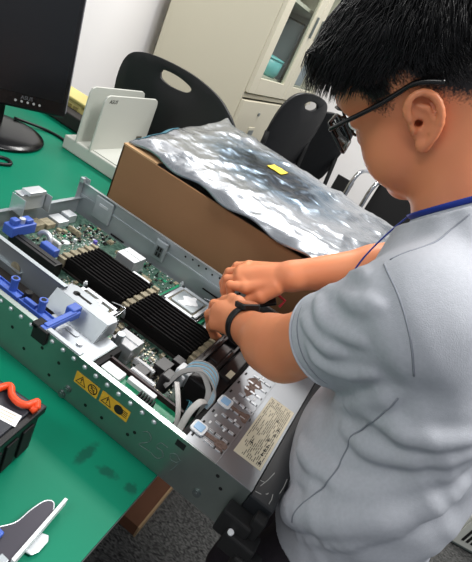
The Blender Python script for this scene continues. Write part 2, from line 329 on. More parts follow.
MB().lathe((mc[0]-MN[0]*.01-.012, mc[1]-MN[1]*.01+.02, 0.0005), [(.001, 0), (.138, 0), (.142, .004), (.14, .009), (.12, .014), (.07, .02), (.001, .022)], 40).build('base', BEZ, t, smooth=True)
# cables on the table
CAB = mat('cable_black', (18, 18, 20), .45)
tag(MB().tube(smoothpath([(-.20, .33, .005), (-.25, .40, .005), (-.262, .437, .005), (-.248, .458, .005), (-.225, .452, .005), (-.222, .43, .005), (-.26, .36, .005)]), .0045, 8).build('mouse_cable', CAB, smooth=True), 'short black cable loop on the green mat in front of the monitor base', 'cable')
tag(MB().tube(smoothpath([(-.46, .66, .02), (-.42, .74, .006), (-.36, .76, .005), (-.30, .75, .005), (-.29, .80, .005), (-.34, .90, .005)]), .0045, 8).build('power_cable', CAB, smooth=True), 'black power cable running from the monitor to the desk organiser', 'cable')
tag(MB().box(-.74, -.34, .87, .93, .001, .05).build('dark_block', mat('brown_grey', (46, 42, 40), .7), bev=.005), 'brown-grey trunking lying behind the monitor', 'block')  # plain dark brown-grey block filling the dark area behind the monitor
t = thing('yellow_caddy', (-.53, .955, .001), 'yellow plastic caddy between the monitor and the desk organiser', 'container')
YP = mat('pale_yellow', (214, 200, 128), .5)
MB().box(-.58, -.45, .935, .99, .001, .075).build('body', YP, t, bev=.01)
MB((-.51, .96, .078), rotx(.3)).box(-.07, .07, -.03, .03, .0, .016).build('tray', YP, t, bev=.005)
for k in range(3): MB().box(-.55+k*.03, -.53+k*.03, .932, .936, .03, .06).build('slot', mat('dull_yellow', (150, 138, 84), .6) if k == 0 else bpy.data.materials['dull_yellow'], t)
# ================================================================== desk organiser
t = thing('desk_organiser', (-.1, .84, 0), 'pale grey two-plate desk organiser on the green table by the monitor', 'organizer')
MB().box(-.308, .10, .714, .985, .001, .044).build('base', PUTTY, t, bev=.004)
MB().box(-.225, .093, .725, .978, .044, .047).build('raised_tray', PUTTY, t, bev=.0012)
for x, z1 in ((-.262, .222), (-.205, .222)):
    p = [(.712, .04), (.985, .04), (.985, z1-.02), (.979, z1-.006), (.965, z1), (.735, z1-.004), (.722, z1-.01), (.716, z1-.025)]
    MB().prism(p, x-.003, x+.003, 'x').build('divider_plate', PUTTY, t, bev=.0015)
M4 = frame4((-.2015, .752, .200), (0, 1, 0), (0, 0, 1)); text('maker_mark', 'ASUS', .016, M4, INK, t, shear=.3)
MB().box(-.2018, -.2013, .925, .955, .07, .09).build('sticker', GREYINK, t)
# ================================================================== cardboard box behind the server
t = thing('cardboard_box', (.3, .72, 0), 'brown cardboard box behind the open server, silver bag lying on it', 'box')
bx0, bx1, by0, by1, bh = .045, .70, .50, .93, .20
b = MB().box(bx0, bx1, by0, by0+.006, .001, bh).box(bx0, bx1, by1-.006, by1, .001, bh).box(bx0, bx0+.006, by0, by1, .001, bh).box(bx1-.006, bx1, by0, by1, .001, bh).box(bx0, bx1, by0, by1, .001, .006)
b.build('box_walls', CARD, t, bev=.0015)
MB().prism([(by0, bh), (by0+.07, bh+.002), (by0+.07, bh+.006), (by0, bh+.004)], bx0, bx0+.10, 'x').build('flap', CARD2, t)
MB().prism([(by1-.005, bh), (by1-.0, bh), (by1-.03, bh+.044), (by1-.035, bh+.042)], bx0+.08, bx1-.02, 'x').build('flap', CARD, t)
MB().box(bx0+.008, bx1-.008, by0+.02, by1-.012, .008, .175).build('packing_foam', mat('dark_foam', (42, 38, 36), .9), t)
# ================================================================== antistatic bag
def bagmat():
    m = bpy.data.materials.new('metallised_film'); m.use_nodes = True; nt = m.node_tree; b = nt.nodes['Principled BSDF']
    b.inputs['Metallic'].default_value = .8; b.inputs['Roughness'].default_value = .26
    tc = nt.nodes.new('ShaderNodeTexCoord')
    n = nt.nodes.new('ShaderNodeTexNoise'); n.inputs['Scale'].default_value = 16; n.inputs['Detail'].default_value = 8; n.inputs['Roughness'].default_value = .65; nt.links.new(tc.outputs['Object'], n.inputs['Vector'])
    # the dark board seen through the film, in the middle of the bag
    mp = nt.nodes.new('ShaderNodeMapping'); mp.vector_type = 'TEXTURE'; mp.inputs['Location'].default_value = (-.01, .02, 0); mp.inputs['Scale'].default_value = (.30, .19, 1); nt.links.new(tc.outputs['Object'], mp.inputs['Vector'])
    g = nt.nodes.new('ShaderNodeTexGradient'); g.gradient_type = 'SPHERICAL'; nt.links.new(mp.outputs['Vector'], g.inputs['Vector'])
    ml = nt.nodes.new('ShaderNodeMath'); ml.operation = 'MULTIPLY'; nt.links.new(g.outputs['Fac'], ml.inputs[0]); nt.links.new(n.outputs['Fac'], ml.inputs[1])
    r = nt.nodes.new('ShaderNodeValToRGB'); r.color_ramp.elements[0].position = .10; r.color_ramp.elements[0].color = s2l((156, 160, 165))+(1,); r.color_ramp.elements[1].position = .38; r.color_ramp.elements[1].color = s2l((30, 40, 50))+(1,)
    e = r.color_ramp.elements.new(.24); e.color = s2l((104, 120, 134))+(1,)
    nt.links.new(ml.outputs[0], r.inputs['Fac']); nt.links.new(r.outputs['Color'], b.inputs['Base Color'])
    n2 = nt.nodes.new('ShaderNodeTexNoise'); n2.inputs['Scale'].default_value = 26; n2.inputs['Detail'].default_value = 5; n2.inputs['Distortion'].default_value = 1.2; mp2 = nt.nodes.new('ShaderNodeMapping'); mp2.inputs['Scale'].default_value = (.45, 1.3, 1); mp2.inputs['Rotation'].default_value = (0, 0, .35); nt.links.new(tc.outputs['Object'], mp2.inputs['Vector']); nt.links.new(mp2.outputs['Vector'], n2.inputs['Vector'])
    bp = nt.nodes.new('ShaderNodeBump'); bp.inputs['Strength'].default_value = .32; bp.inputs['Distance'].default_value = .006; nt.links.new(n2.outputs['Fac'], bp.inputs['Height']); nt.links.new(bp.outputs['Normal'], b.inputs['Normal'])
    return m
t = thing('antistatic_bag', (.36, .72, .25), 'crinkled silver anti-static bag holding a circuit board, on the cardboard box', 'bag')
c00, c10, c01, c11 = [np.array(v) for v in ((.045, .510, .206), (.70, .494, .207), (.075, .945, .272), (.715, .93, .256))]
def noise2(u, v, seed):
    rg = np.random.default_rng(seed); z = 0
    for k in range(22):
        a = rg.uniform(0, 6.28); f = rg.uniform(6, 46); p = rg.uniform(0, 6.28); z += (1-abs(math.sin((math.cos(a)*u+math.sin(a)*v)*f/2+p+.8*math.sin(7*u+k))))**3/(f**.75)*6
    return z
NU, NV = 110, 80
top = []; bot = []
for j in range(NV+1):
    rt = []; rb = []
    for i in range(NU+1):
        u, v = i/NU, j/NV; p = c00*(1-u)*(1-v)+c10*u*(1-v)+c01*(1-u)*v+c11*u*v
        p = p+np.array([
            .005*math.sin(9*v+1)*(1-u)+.002*math.sin(31*v), .006*math.sin(6*u+.5)*(1-v)+.003*math.sin(23*u)*(1-v)-.01*(1-v)*math.sin(3.1*u), 0])
        e = min(u, 1-u)*(c10[0]-c00[0]); e2 = min(v, 1-v)*.44; edge = min(1, min(e, e2)/.06)
        bulge = .020*edge**.6; nz = noise2(u*1.45, v, 3)*.0022*(.4+.6*min(1, edge*3))
        curl = .03*max(0, 1-u/.07)**2*max(0, (v-.0))*.6 + .010*max(0, 1-v/.08)**2*math.sin(14*u)**2
        rt.append(p+np.array([0, 0, bulge+nz+curl+.001])); rb.append(p+np.array([0, 0, -.001+.35*nz*(1-edge)+curl*.98]))
    top.append(rt); bot.append(rb)
b = MB(); b.grid(top); b.grid([r[::-1] for r in bot])
rim = lambda g: g[0]+[r[-1] for r in g[1:]]+g[-1][::-1][1:]+[r[0] for r in g[::-1]][1:-1]
rt, rb = rim(top), rim(bot); n = len(rt); b.add(rt+rb, [(i, (i+1) % n, n+(i+1) % n, n+i) for i in range(n)])
b.build('film', bagmat(), t, smooth=True)
u0, v0 = .385, .60
def bagp(u, v, h=0):
    i, j = min(NU, int(u*NU)), min(NV, int(v*NV)); return top[j][i]+np.array([0, 0, h])
lab = MB(); U_, V_ = 9, 8
lab.grid([[bagp(u0+i/NU, v0+j/NV, .002) for i in range(U_)] for j in range(V_)])
lab.build('warning_sticker', mat('sticker_yellow', (236, 204, 40), .5), t, solid=.0008)
# blue tape at the left corner of the bag
lab = MB(); lab.grid([[bagp(i/NU, .0+j/NV, .002) for i in range(0, 3)] for j in range(2, 34)])
lab.build('seal_strip', mat('teal_strip', (44, 110, 128), .35), t, solid=.0008)

# ================================================================== SERVER
t = thing('rack_server', (.36, .22, 0), 'opened grey rack server with bare circuit board, numbered 259, on the green table', 'server')
L, W, H = .715, .443, .087
fl = MB().box(.013, L, 0, W, .001, .003); fl.build('chassis_floor', DKSTEEL, t)
# near side wall with punched look, flange on top
w = MB().box(.0, L, -.0012, .0, .001, H).box(.0, .61, 0, .007, H-.0015, H).box(.0, .61, .0065, .0075, H-.009, H)
near = w.build('side_wall', mat('side_steel', (158, 168, 164), .34, .9, rgb2=(140, 150, 147), nscale=12, bump=.03, bscale=300), t)
rv = MB().lathe((0, 0, 0), [(.0008, .0026), (.003, .0018), (.0042, 0)], 12)
rv.v = [(p[0]+.101, -p[2]-.0012, p[1]+.0775) for p in rv.v]; r0 = rv.build('rivet', STEEL2, near, smooth=True)
for k in range(1, 23): copyp(r0, (k*.0209, 0, 0)).parent = near
sc = MB().cyl((.422, -.0012, .021), (.422, -.004, .021), .006, 14).cyl((.422, -.004, .021), (.422, -.005, .021), .0035, 6)
s0 = sc.build('screw', DKSTEEL, near, smooth=False)
for (x, z, k) in ((.416, .007, 0), (.659, .024, 0)): copyp(s0, (x-.422, 0, z-.021))
hl = MB().cyl((.458, -.0011, .019), (.458, -.0016, .019), .0028, 10); h0 = hl.build('hole', MATTE, near)
for (x, z) in ((.489, .020), (.535, .027), (.543, .039), (.670, .073), (.682, .058), (.30, .05), (.33, .03), (.36, .055), (.394, .052), (.25, .04), (.20, .055), (.385, .02), (.34, .062)): copyp(h0, (x-.458, 0, z-.019))
# far side wall
fw = MB().box(.013, L, W, W+.0012, .001, H).box(.013, .61, W-.006, W, H-.0015, H)
fw.box(.013, .60, W-.0025, W, .052, .056)
far = fw.build('side_wall', STEEL, t)
MB().box(.062, .116, W-.007, W-.0, .022, .082).build('embossed_plate', STEEL, far, bev=.003)
MB().box(.078, .104, W-.0082, W-.0068, .060, .066).build('slot', STEEL2, far)
MB().box(.250, .284, W-.007, W, .024, .076).build('embossed_plate', STEEL, far, bev=.003)
MB().box(.258, .276, W-.0085, W-.0068, .034, .062).build('latch_opening', DKSTEEL, far, bev=.001)
MB().box(.262, .266, W-.0095, W-.008, .036, .046).box(.269, .273, W-.0095, W-.008, .050, .060).box(.262, .266, W-.0095, W-.008, .050, .060).box(.269, .273, W-.0095, W-.008, .036, .046).build('hole', MATTE, far)
MB().box(.13, .17, W-.0035, W-.001, .008, .012).box(.40, .46, W-.0035, W-.001, .03, .033).build('rail_slot', MATTE, far)
h = MB().cyl((.33, W-.0002, .073), (.33, W-.0007, .073), .0026, 8).build('hole', MATTE, far)
for k in range(1, 9): copyp(h, (k*.019, 0, .004*(k % 2)))
# rear wall, tabs
rw = MB().box(.013, .0145, 0, W, .001, .047).box(.0145, .022, 0, W, .0455, .047)
rw.box(.013, .0145, .425, W, .047, .10).box(.0145, .03, W-.0015, W, .087, .10).box(.013, .024, .425, .433, .09, .101)
rw.build('rear_wall', STEEL, t)
bk = MB().box(.012, .0135, .236, .308, .045, .080).box(.012, .034, .240, .304, .084, .0865).box(.032, .034, .240, .304, .05, .0865).box(.018, .042, .252, .296, .0865, .095)
bk.box(.012, .05, .236, .2375, .045, .084).box(.012, .05, .3065, .308, .045, .084).build('slot_cover_bracket', STEEL2, t, bev=.002)
# ---- main board
mb = MB().box(.022, .60, .112, .432, .008, .010).box(.415, .60, .012, .112, .008, .010).build('main_board', PCB, t)
pt = lambda name, b, m, bev=0, par=None, **k: b.build(name, m, par or t, bev=bev, **k)
for (x0, x1, y0, y1, z) in ((.035, .062, .262, .294, .026), (.032, .066, .330, .362, .024), (.034, .060, .366, .392, .03), (.036, .064, .30, .324, .022)):
    q = pt('port', MB().box(x0, x1, y0, y1, .010, z), STEEL2 if x0 < .035 else TAN, .001, mb)
# tan connectors
def strip(x0, x1, y0, y1, n):
    s = MB()
    for k in range(n):
        y = y0+(y1-y0)*k/(n-1); s.box(x0, x1, y-.0038, y+.0038, .010, .034+.003*(k % 2)).box(x0+.003, x1-.003, y-.0048, y+.0048, .010, .022)
    return s
for (a, c, y0, y1) in ((.170, .188, .226, .320), (.338, .353, .226, .325), (.506, .520, .214, .312)):
    pt('memory_clips', strip(a, c, y0, y1, 10), TAN, .0006, mb)
for (x0, x1, y0, n) in ((.190, .337, .2245, 10), (.355, .505, .2105, 10)):
    d = MB().box(x0, x1, y0, y0+.0036, .013, .0405).box(x0+.004, x1-.004, y0-.0006, y0+.0044, .020, .036)
    d.box(x0+.01, x0+.04, y0+.0005, y0+.0031, .0405, .0414).box(x1-.04, x1-.01, y0+.0005, y0+.0031, .0405, .0414)
    m0 = pt('memory_module', d, DIMM, .0005)
    for k in range(1, n): copyp(m0, (0, k*.0099, 0))
    pt('memory_slots', MB().box(x0-.002, x1+.002, y0-.003, y0+n*.0099, .010, .015), SLOTM, 0, mb)
# ---- processor sockets
def socket(x0, x1, y0, y1, lid=True):
    s = pt('processor_socket', MB().box(x0+.006, x1-.006, y0+.006, y1-.006, .010, .022), TAN, .001)
    f = MB()
    for (a, b_, c, d_) in ((x0, x1, y0, y0+.009), (x0, x1, y1-.009, y1), (x0, x0+.009, y0, y1), (x1-.009, x1, y0, y1)): f.box(a, b_, c, d_, .022, .028)
    pt('load_frame', f, STEEL2, .0012, s)
    if lid:
        pt('processor_lid', MB().prism(rrect(x0+.013, x1-.013, y0+.016, y1-.016, .004), .022, .0285), STEEL, .001, s)
        pp = [( (x0+x1)/2+ (.016+.004*math.sin(3*a+1)+.003*math.sin(7*a))*math.cos(a), (y0+y1)/2+((.024 if lid else .02)+.005*math.sin(2*a)+.003*math.cos(5*a))*math.sin(a)) for a in np.linspace(0, 2*math.pi, 40)[:-1]]
        pt('thermal_paste', MB().prism(pp, .0285, .0293), mat('paste_white', (236, 238, 240), .6) if 'paste_white' not in bpy.data.materials else bpy.data.materials['paste_white'], 0, s)
    pt('lever', MB().tube(smoothpath([(x0-.004, y1+.004, .02), (x0-.004, y0-.002, .026), (x0+.002, y0-.006, .026), (x0+.03, y0-.006, .022)], 5), .0015, 6), CHROME, 0, s, smooth=True)
    pt('lever', MB().tube(smoothpath([(x1+.004, y0-.004, .02), (x1+.004, y1+.002, .03), (x1-.004, y1+.008, .032), (x1-.03, y1+.008, .026)], 5), .0015, 6), CHROME, 0, s, smooth=True)
    for (a, b_) in ((x0-.006, y0-.006), (x1+.006, y0-.006), (x0-.006, y1+.006), (x1+.006, y1+.006)): pt('standoff', MB().cyl((a, b_, .01), (a, b_, .027), .0042, 10).cyl((a, b_, .027), (a, b_, .031), .0026, 8), STEEL2, 0, s)
socket(.366, .450, .322, .408); socket(.262, .350, .136, .206)
pt('socket_surround', MB().box(.352, .358, .318, .418, .010, .018).box(.456, .462, .318, .418, .010, .018).box(.358, .456, .414, .418, .010, .018), PCB2)
# ---- heat sinks
def hsink(x0, x1, y0, y1, z, ax, stripes=True):
    s = MB().box(x0, x1, y0, y1, .012, .018); n = 14
    for k in range(n):
        if ax == 'x': y = y0+(y1-y0)*(k+.5)/n; s.box(x0, x1, y-.0009, y+.0009, .018, z)
        else: x = x0+(x1-x0)*(k+.5)/n; s.box(x-.0009, x+.0009, y0, y1, .018, z)
    h = pt('heat_sink', s, STEEL2)
    if stripes:
        ym = (y0+y1)/2
        for (a, b_) in ((y0+.001, ym-.0015), (ym+.0015, y1-.001)): pt('cover_plate', MB().box(x0, x1, a, b_, z, z+.0012), WHITE, .0003, h)
hsink(.222, .270, .340, .384, .044, 'x'); hsink(.397, .439, .118, .156, .044, 'x')
# ---- light connectors
for (x0, x1, y0, y1, z, m) in ((.272, .318, .331, .347, .024, WHITE), (.285, .31, .355, .37, .016, TAN), (.466, .512, .080, .087, .05, WHITE), (.10, .135, .262, .270, .026, WHITE), (.468, .498, .345, .362, .024, WHITE), (.473, .503, .318, .334, .022, WHITE), (.08, .115, .345, .352, .022, TAN), (.442, .485, .133, .141, .022, WHITE)):
    pt('connector', MB().box(x0, x1, y0, y1, .010, z).box(x0+.002, x1-.002, y0+.001, y1-.001, z, z+.0015), m, .0006, mb)
for (x, y) in ((.12, .30), (.128, .318), (.155, .342), (.145, .36)): pt('battery' if x == .12 else 'capacitor', MB().cyl((x, y, .010), (x, y, .014 if x == .12 else .022), .009 if x == .12 else .004, 16), STEEL2, 0, mb, smooth=False)
pt('violet_cap', MB().cyl((.168, .332, .030), (.168, .332, .040), .0045, 12), mat('violet', (96, 84, 170), .4), 0, mb)
# riser slot (long black connector with blue latch)
s = pt('riser_slot', MB().box(.085, .205, .176, .196, .010, .044).box(.088, .200, .183, .188, .044, .0455), SATIN, .001)
pt('slot_latch', MB().box(.072, .098, .170, .228, .040, .062).box(.078, .092, .176, .190, .062, .074).box(.076, .094, .205, .222, .062, .070), BLUE, .002, s)
pt('latch_screw', MB().cyl((.086, .20, .060), (.086, .20, .072), .006, 14), STEEL2, 0, s)
pt('socket_cover', MB().box(.135, .172, .206, .222, .030, .048), BLUE, .002, s)
pt('silver_ring', MB().tube([(.120+.015*math.cos(a), .232+.004*math.sin(a), .036+.014*math.sin(a)) for a in np.linspace(0, math.pi, 14)], .0035, 8, flat=1.8), STEEL2, 0, s, smooth=True)
pt('card_edge', MB().box(.105, .200, .203, .2045, .012, .036), SATIN, 0, s)
# ---- divider wall, riser bay on the near side
dv = MB().box(.022, .295, .104, .1055, .003, .086).box(.022, .295, .0975, .1055, .085, .0865)
dv.box(.022, .20, .0985, .104, .046, .048)
d = pt('divider_wall', dv, STEEL)
pt('hole_plate', MB().cyl((.185, .1035, .05), (.185, .103, .05), .011, 16), TAN, 0, d)
pt('bay_floor', MB().box(.03, .345, .008, .0975, .003, .036), mat('bay_dark', (36, 31, 28), .8), .001)
pt('rear_block', MB().box(.05, .115, .06, .0965, .036, .07).box(.07, .10, .066, .09, .07, .082), mat('block_grey', (128, 118, 106), .6), .003)
# card with blue clips
for (x0, x1) in ((.185, .262), (.266, .338)):
    c = pt('card_clip', MB().box(x0, x1, .036, .048, .056, .064).box(x0, x1, .034, .036, .05, .067).box(x0, x1, .048, .050, .05, .067), BLUE, .0012)
    xm = x0+.058 if x0 < .2 else x0+.038
    pt('post', MB().cyl((xm, .045, .064), (xm, .045, .083), .0058, 14).cyl((xm, .045, .083), (xm, .045, .087), .0068, 14), BLUE, 0, c, smooth=False)
    pt('post_hole', MB().cyl((xm, .045, .087), (xm, .045, .0875), .004, 12), MATTE, 0, c)
    pt('ridge', MB().box(x0+.006, x0+.03, .039, .045, .064, .071), BLUE, .001, c)
pt('spacer', MB().cyl((.268, .052, .04), (.268, .052, .074), .006, 12), MATTE)
lv = pt('release_lever', MB().box(.344, .356, -.002, .072, .080, .088).box(.346, .3545, .004, .064, .088, .0905), BLUE, .0015)
pt('lever_end', MB().box(.336, .352, .058, .078, .070, .093), BLUE, .002, lv)
pt('lever_catch', MB().box(.338, .364, -.006, -.0013, .064, .088).box(.334, .346, -.006, .012, .082, .0895), MATTE, .001, lv)
# folded metal bracket over the second processor
BRK = mat('bracket_steel', (158, 163, 168), .42, .7)
br = pt('riser_bracket', MB().prism([(.312, .008), (.421, .008), (.421, .098), (.405, .1), (.312, .1)], .053, .0545).prism([(.357, .0), (.421, .0), (.421, .008), (.357, .008)], .0735, .0885).prism([(.357, .008), (.421, .008), (.421, .0092), (.357, .0092)], .0535, .087), BRK, .0008)
pt('front_lip', MB().box(.4212, .4225, .0, .098, .030, .0545), DKSTEEL, 0, br)
fr = MB().prism([(.289, .0915), (.396, .0915), (.399, .112), (.392, .119), (.352, .119), (.348, .124), (.300, .126), (.289, .120)], .080, .0815)
pt('top_plate', fr, BRK, .0005, br)
pt('front_face', MB().prism([(.0915, .0812), (.070, .0545), (.0715, .0545), (.093, .0812)], .286, .396, 'x'), STEEL, 0, br)
pt('keyhole', MB().cyl((.313, .1085, .0815), (.313, .1085, .082), .0062, 16).box(.313, .345, .1062, .1108, .0815, .082), MATTE, 0, br)
pt('side_ear', MB().prism([(.072, .0545), (.118, .0545), (.118, .0812), (.0935, .0812)], .3962, .3975, 'x'), STEEL, .0005, br)
pt('spacer_post', MB().cyl((.41, .12, .02), (.41, .12, .06), .007, 16), STEEL, .0005, br)
pt('screw', MB().cyl((.385, .05, .0545), (.385, .05, .0575), .005, 12), STEEL2, 0, br)
pt('embossed_rib', MB().prism(rrect(.352, .385, .018, .030, .005), .0545, .0562), WHITE, .0005, br)
pt('embossed_rib', MB().prism(rrect(.345, .372, .056, .066, .004), .0545, .0560), BRK, .0005, br)
pt('dark_vent', MB().box(.4228, .432, .0095, .098, .010, .052), MATTE)
# ---- small green board with white bars
g = pt('daughter_board', MB().box(.424, .572, .012, .074, .040, .042), PCB2)
for (x0, x1, y0, y1, z) in ((.434, .470, .046, .066, .050), (.476, .528, .060, .070, .050)): pt('white_bar', MB().prism(rrect(x0, x1, y0, y1, .002), .042, z), WHITE, .0005, g)
pt('black_edge', MB().box(.428, .575, .072, .076, .012, .052), mat('maroon_black', (44, 22, 26), .5), 0, g)
pt('chip', MB().box(.478, .497, .033, .050, .042, .0445), DKSTEEL, .0004, g)
for k in range(6): pt('pin_header', MB().box(.508+k*.005, .5105+k*.005, .026, .052, .042, .056), MATTE, .0003, g)
for k in range(8): pt('white_mark', MB().box(.436+k*.016, .441+k*.016, .018+.003*(k % 3), .022+.003*(k % 3), .042, .0432), WHITE, 0, g)
pt('mounting_hole', MB().cyl((.432, .036, .042), (.432, .036, .0428), .0042, 14), STEEL2, 0, g)
# ---- fan cage / shroud
BS = mat('shroud_black', (30, 28, 29), .35)
s = pt('fan_shroud', MB().box(.528, .600, .150, .425, .012, .070).box(.545, .603, .118, .24, .012, .076), BS, .003)
for k, (x0, x1, y0, y1, z) in enumerate(((.535, .565, .185, .245, .078), (.535, .598, .262, .335, .080), (.575, .600, .16, .25, .082), (.535, .598, .35, .42, .080))): pt('fan_module', MB().box(x0, x1, y0, y1, .07, z), BS, .003, s)
pt('rib', MB().box(.540, .545, .15, .26, .07, .085).box(.568, .573, .15, .34, .07, .086), BS, .0008, s)
pt('paper_label', MB().box(.588, .598, .165, .185, .0825, .083), LABELW, 0, s)
pt('cable_guide', MB().box(.596, .606, .010, .425, .012, .070), MATTE, .001)
pt('white_plug', MB().box(.518, .545, .128, .152, .04, .066).box(.522, .541, .118, .130, .04, .062), WHITE, .003)
pt('black_plug', MB().box(.508, .528, .098, .124, .03, .062), BS, .003)
pt('chip_block', MB().box(.46, .485, .10, .12, .010, .035), BS, .001); pt('chip_block', MB().box(.475, .50, .145, .175, .010, .03), BS, .001)
pt('chip_block', MB().box(.49, .51, .18, .2, .010, .032), BS, .001); pt('chip_block', MB().box(.545, .565, .03, .06, .010, .04), TAN, .001)
# ---- cable bundle
for k in range(7):
    o_ = (k-3)*.0036; z0 = .062+.004*math.sin(k)
    p = [(.530, .118+o_*.6, .055), (.538, .124+o_, .074+.002*k), (.560, .136+o_*1.2, .088), (.583, .126+o_*1.0, .088), (.597-.3*o_, .104, .078), (.598-.2*o_, .088, .06), (.594, .075, .035)]
    pt('blue_wire', MB().tube(smoothpath([(a_, b_, c_+.006) for a_, b_, c_ in p], 6), .0019, 7), CYANW if k % 2 else bpy.data.materials.get('grey_ribbon'), 0, None, smooth=True)
rib = lambda pts, r, fl: MB().tube(smoothpath(pts, 7), r, 10, flat=fl, up=(0, 0, 1))
pt('flat_cable', rib([(.524, .094, .05), (.534, .112, .080), (.556, .122, .093), (.580, .112, .088), (.592, .098, .078), (.596, .084, .05)], .0045, .16), GREYW, 0, None, smooth=True)
pt('flat_cable', rib([(.540, .088, .078), (.556, .070, .074), (.572, .056, .060), (.584, .044, .036)], .0042, .18), mat('white_ribbon', (196, 194, 190), .5), 0, None, smooth=True)
pt('flat_cable', rib([(.593, .096, .075), (.588, .078, .082), (.585, .060, .07), (.588, .042, .045), (.592, .028, .03)], .0055, .18), bpy.data.materials['white_ribbon'], 0, None, smooth=True)
for k in range(3): pt('thin_wire', MB().tube(smoothpath([(.565+.004*k, .10, .05), (.574+.003*k, .082, .066), (.58, .062, .05), (.585+.003*k, .04, .03)]), .0012, 6), mat('teal_wire', (38, 100, 112), .4) if k == 0 else bpy.data.materials['teal_wire'], 0, None, smooth=True)
# ---- front cover plate
cv = pt('front_cover', MB().box(.607, .660, .0, W, .0862, .0874).box(.607, .6085, .0, W, .075, .087).box(.660, L+.001, -.0015, W+.0015, .0868, .0884).box(.6595, .6610, .0, W, .0862, .0890), mat('cover_grey', (150, 154, 158), .42, .75, bump=.03), .0004)
mk = MB().box(.628, .636, .018, .0195, .0874, .0888).box(.628, .636, .0215, .0225, .0874, .088); l0 = mk.build('louvre', STEEL2, cv)
for i in range(3):
    for j in range(20):
        if i+j and not (i == 2 and j > 17): copyp(l0, (i*.0115-.004, j*.0205, 0))
lm = MB().box(.6375, .6390, .0175, .0230, .0874, .0877).build('slot', MATTE, cv)
for i in range(3):
    for j in range(20):
        if i+j: copyp(lm, (i*.0115-.004, j*.0205, 0))
dk = MB().box(.6105, .6135, .012, .019, .0874, .0877).build('slot', MATTE, cv)
for j in range(1, 14): copyp(dk, (.0, j*.030, 0))
wd = MB().prism(rrect(.6175, .6205, .05, .056, .001), .0874, .0879).build('bright_tab', WHITE, cv)
for (dx, dy) in ((.0, .018), (.022, .004), (.026, .034), (.004, .072), (.024, .068), (.03, .10), (.004, .13), (.02, .16)): copyp(wd, (dx, dy, 0))
for (x, y) in ((.613, .030), (.617, .105)):
    l = pt('latch', MB().prism(rrect(x-.011, x+.011, y-.011, y+.011, .005), .0874, .0905), WHITE, .0008)
    pt('latch_pad', MB().prism(rrect(x-.007, x+.007, y-.007, y+.007, .002), .0905, .0918), PBLUE, .0005, l)
    b = MB().box(x+.010, x+.046, y-.003, y+.004, .0874, .0884)
    pp = [(x+.036+(.009+.003*math.sin(5*a))*math.cos(a), y+(.010+.003*math.sin(3*a+x*90))*math.sin(a)) for a in np.linspace(0, 6.283, 24)[:-1]]
    b.prism(pp, .0874, .0880); pt('rusty_spring', b, RUST, 0, l)
pp = [(.634+(.010+.004*math.sin(5*a)+.002*math.sin(9*a))*math.cos(a), .180+(.026+.006*math.sin(3*a)+.003*math.sin(8*a))*math.sin(a)) for a in np.linspace(0, 6.283, 30)[:-1]]
pt('rust_patch', MB().prism(pp, .0874, .0878), RUST, 0, cv)
# specification label
LB = pt('specification_label', MB().box(.668, .712, .036, .184, .0884, .0887), LABELW)
r_ = random.Random(5); ln = MB()
for row in range(15):
    x = .671+row*.0026; y = .041
    while y < .178:
        w_ = r_.uniform(.003, .012)
        if r_.random() < .72: ln.box(x, x+.0011, y, min(y+w_, .180), .0887, .0888)
        y += w_+.0018
pt('print', ln, GREYINK, 0, LB)
ln = MB()
for (x, y) in ((.706, .046), (.703, .062), (.703, .072), (.704, .082), (.700, .094), (.704, .11), (.705, .125), (.697, .14), (.682, .07)): ln.box(x-.002, x+.002, y-.0014, y+.0014, .0888, .0889).cyl((x, y+.0036, .0888), (x, y+.0036, .0889), .0012, 8)
pt('symbol', ln, INK, 0, LB)
# dark front bezel with ears
BZ = mat('bezel_black', (24, 26, 29), .38, rgb2=(32, 34, 37), nscale=30)
bz = pt('front_bezel', MB().box(L+.001, .752, -.002, W+.002, .001, .0835), BZ, .002)
scr = MB(); SW = mat('scratch', (170, 170, 166), .6)
for (a, b_) in (((.722, .020), (.730, .055)), ((.718, .028), (.724, .03)), ((.742, .005), (.741, .022)), ((.748, .03), (.7485, .06)), ((.747, .09), (.748, .13)), ((.733, .015), (.735, .019)), ((.72, .008), (.728, .010))):
    scr.tube([(a[0], a[1], .0835), ((a[0]+b_[0])/2+.001, (a[1]+b_[1])/2, .0835), (b_[0], b_[1], .0835)], .0005, 5)
pt('scratch', scr, SW, 0, bz)
ear = pt('rack_ear', MB().box(.700, .742, -.026, -.002, .018, .060).box(.716, .760, -.034, -.006, .008, .040).box(.742, .775, -.040, -.012, -.02, .022).box(.735, .752, -.02, -.002, .02, .075), MATTE, .003)
pt('ear_screw', MB().cyl((.722, -.030, .040), (.722, -.030, .043), .004, 12), WHITE, 0, ear)
pt('ear_latch', MB().box(.762, .778, -.043, -.020, -.012, .006), SATIN, .001, ear)
pt('rack_ear', MB().box(.716, .760, W+.002, W+.03, .008, .060), MATTE, .003)
pt('notch', MB().box(.600, .615, -.0016, .001, .070, .0805), MATTE, 0, near)
pt('drive_bay', MB().box(.66, L, .004, W-.004, .003, .084), DKSTEEL)
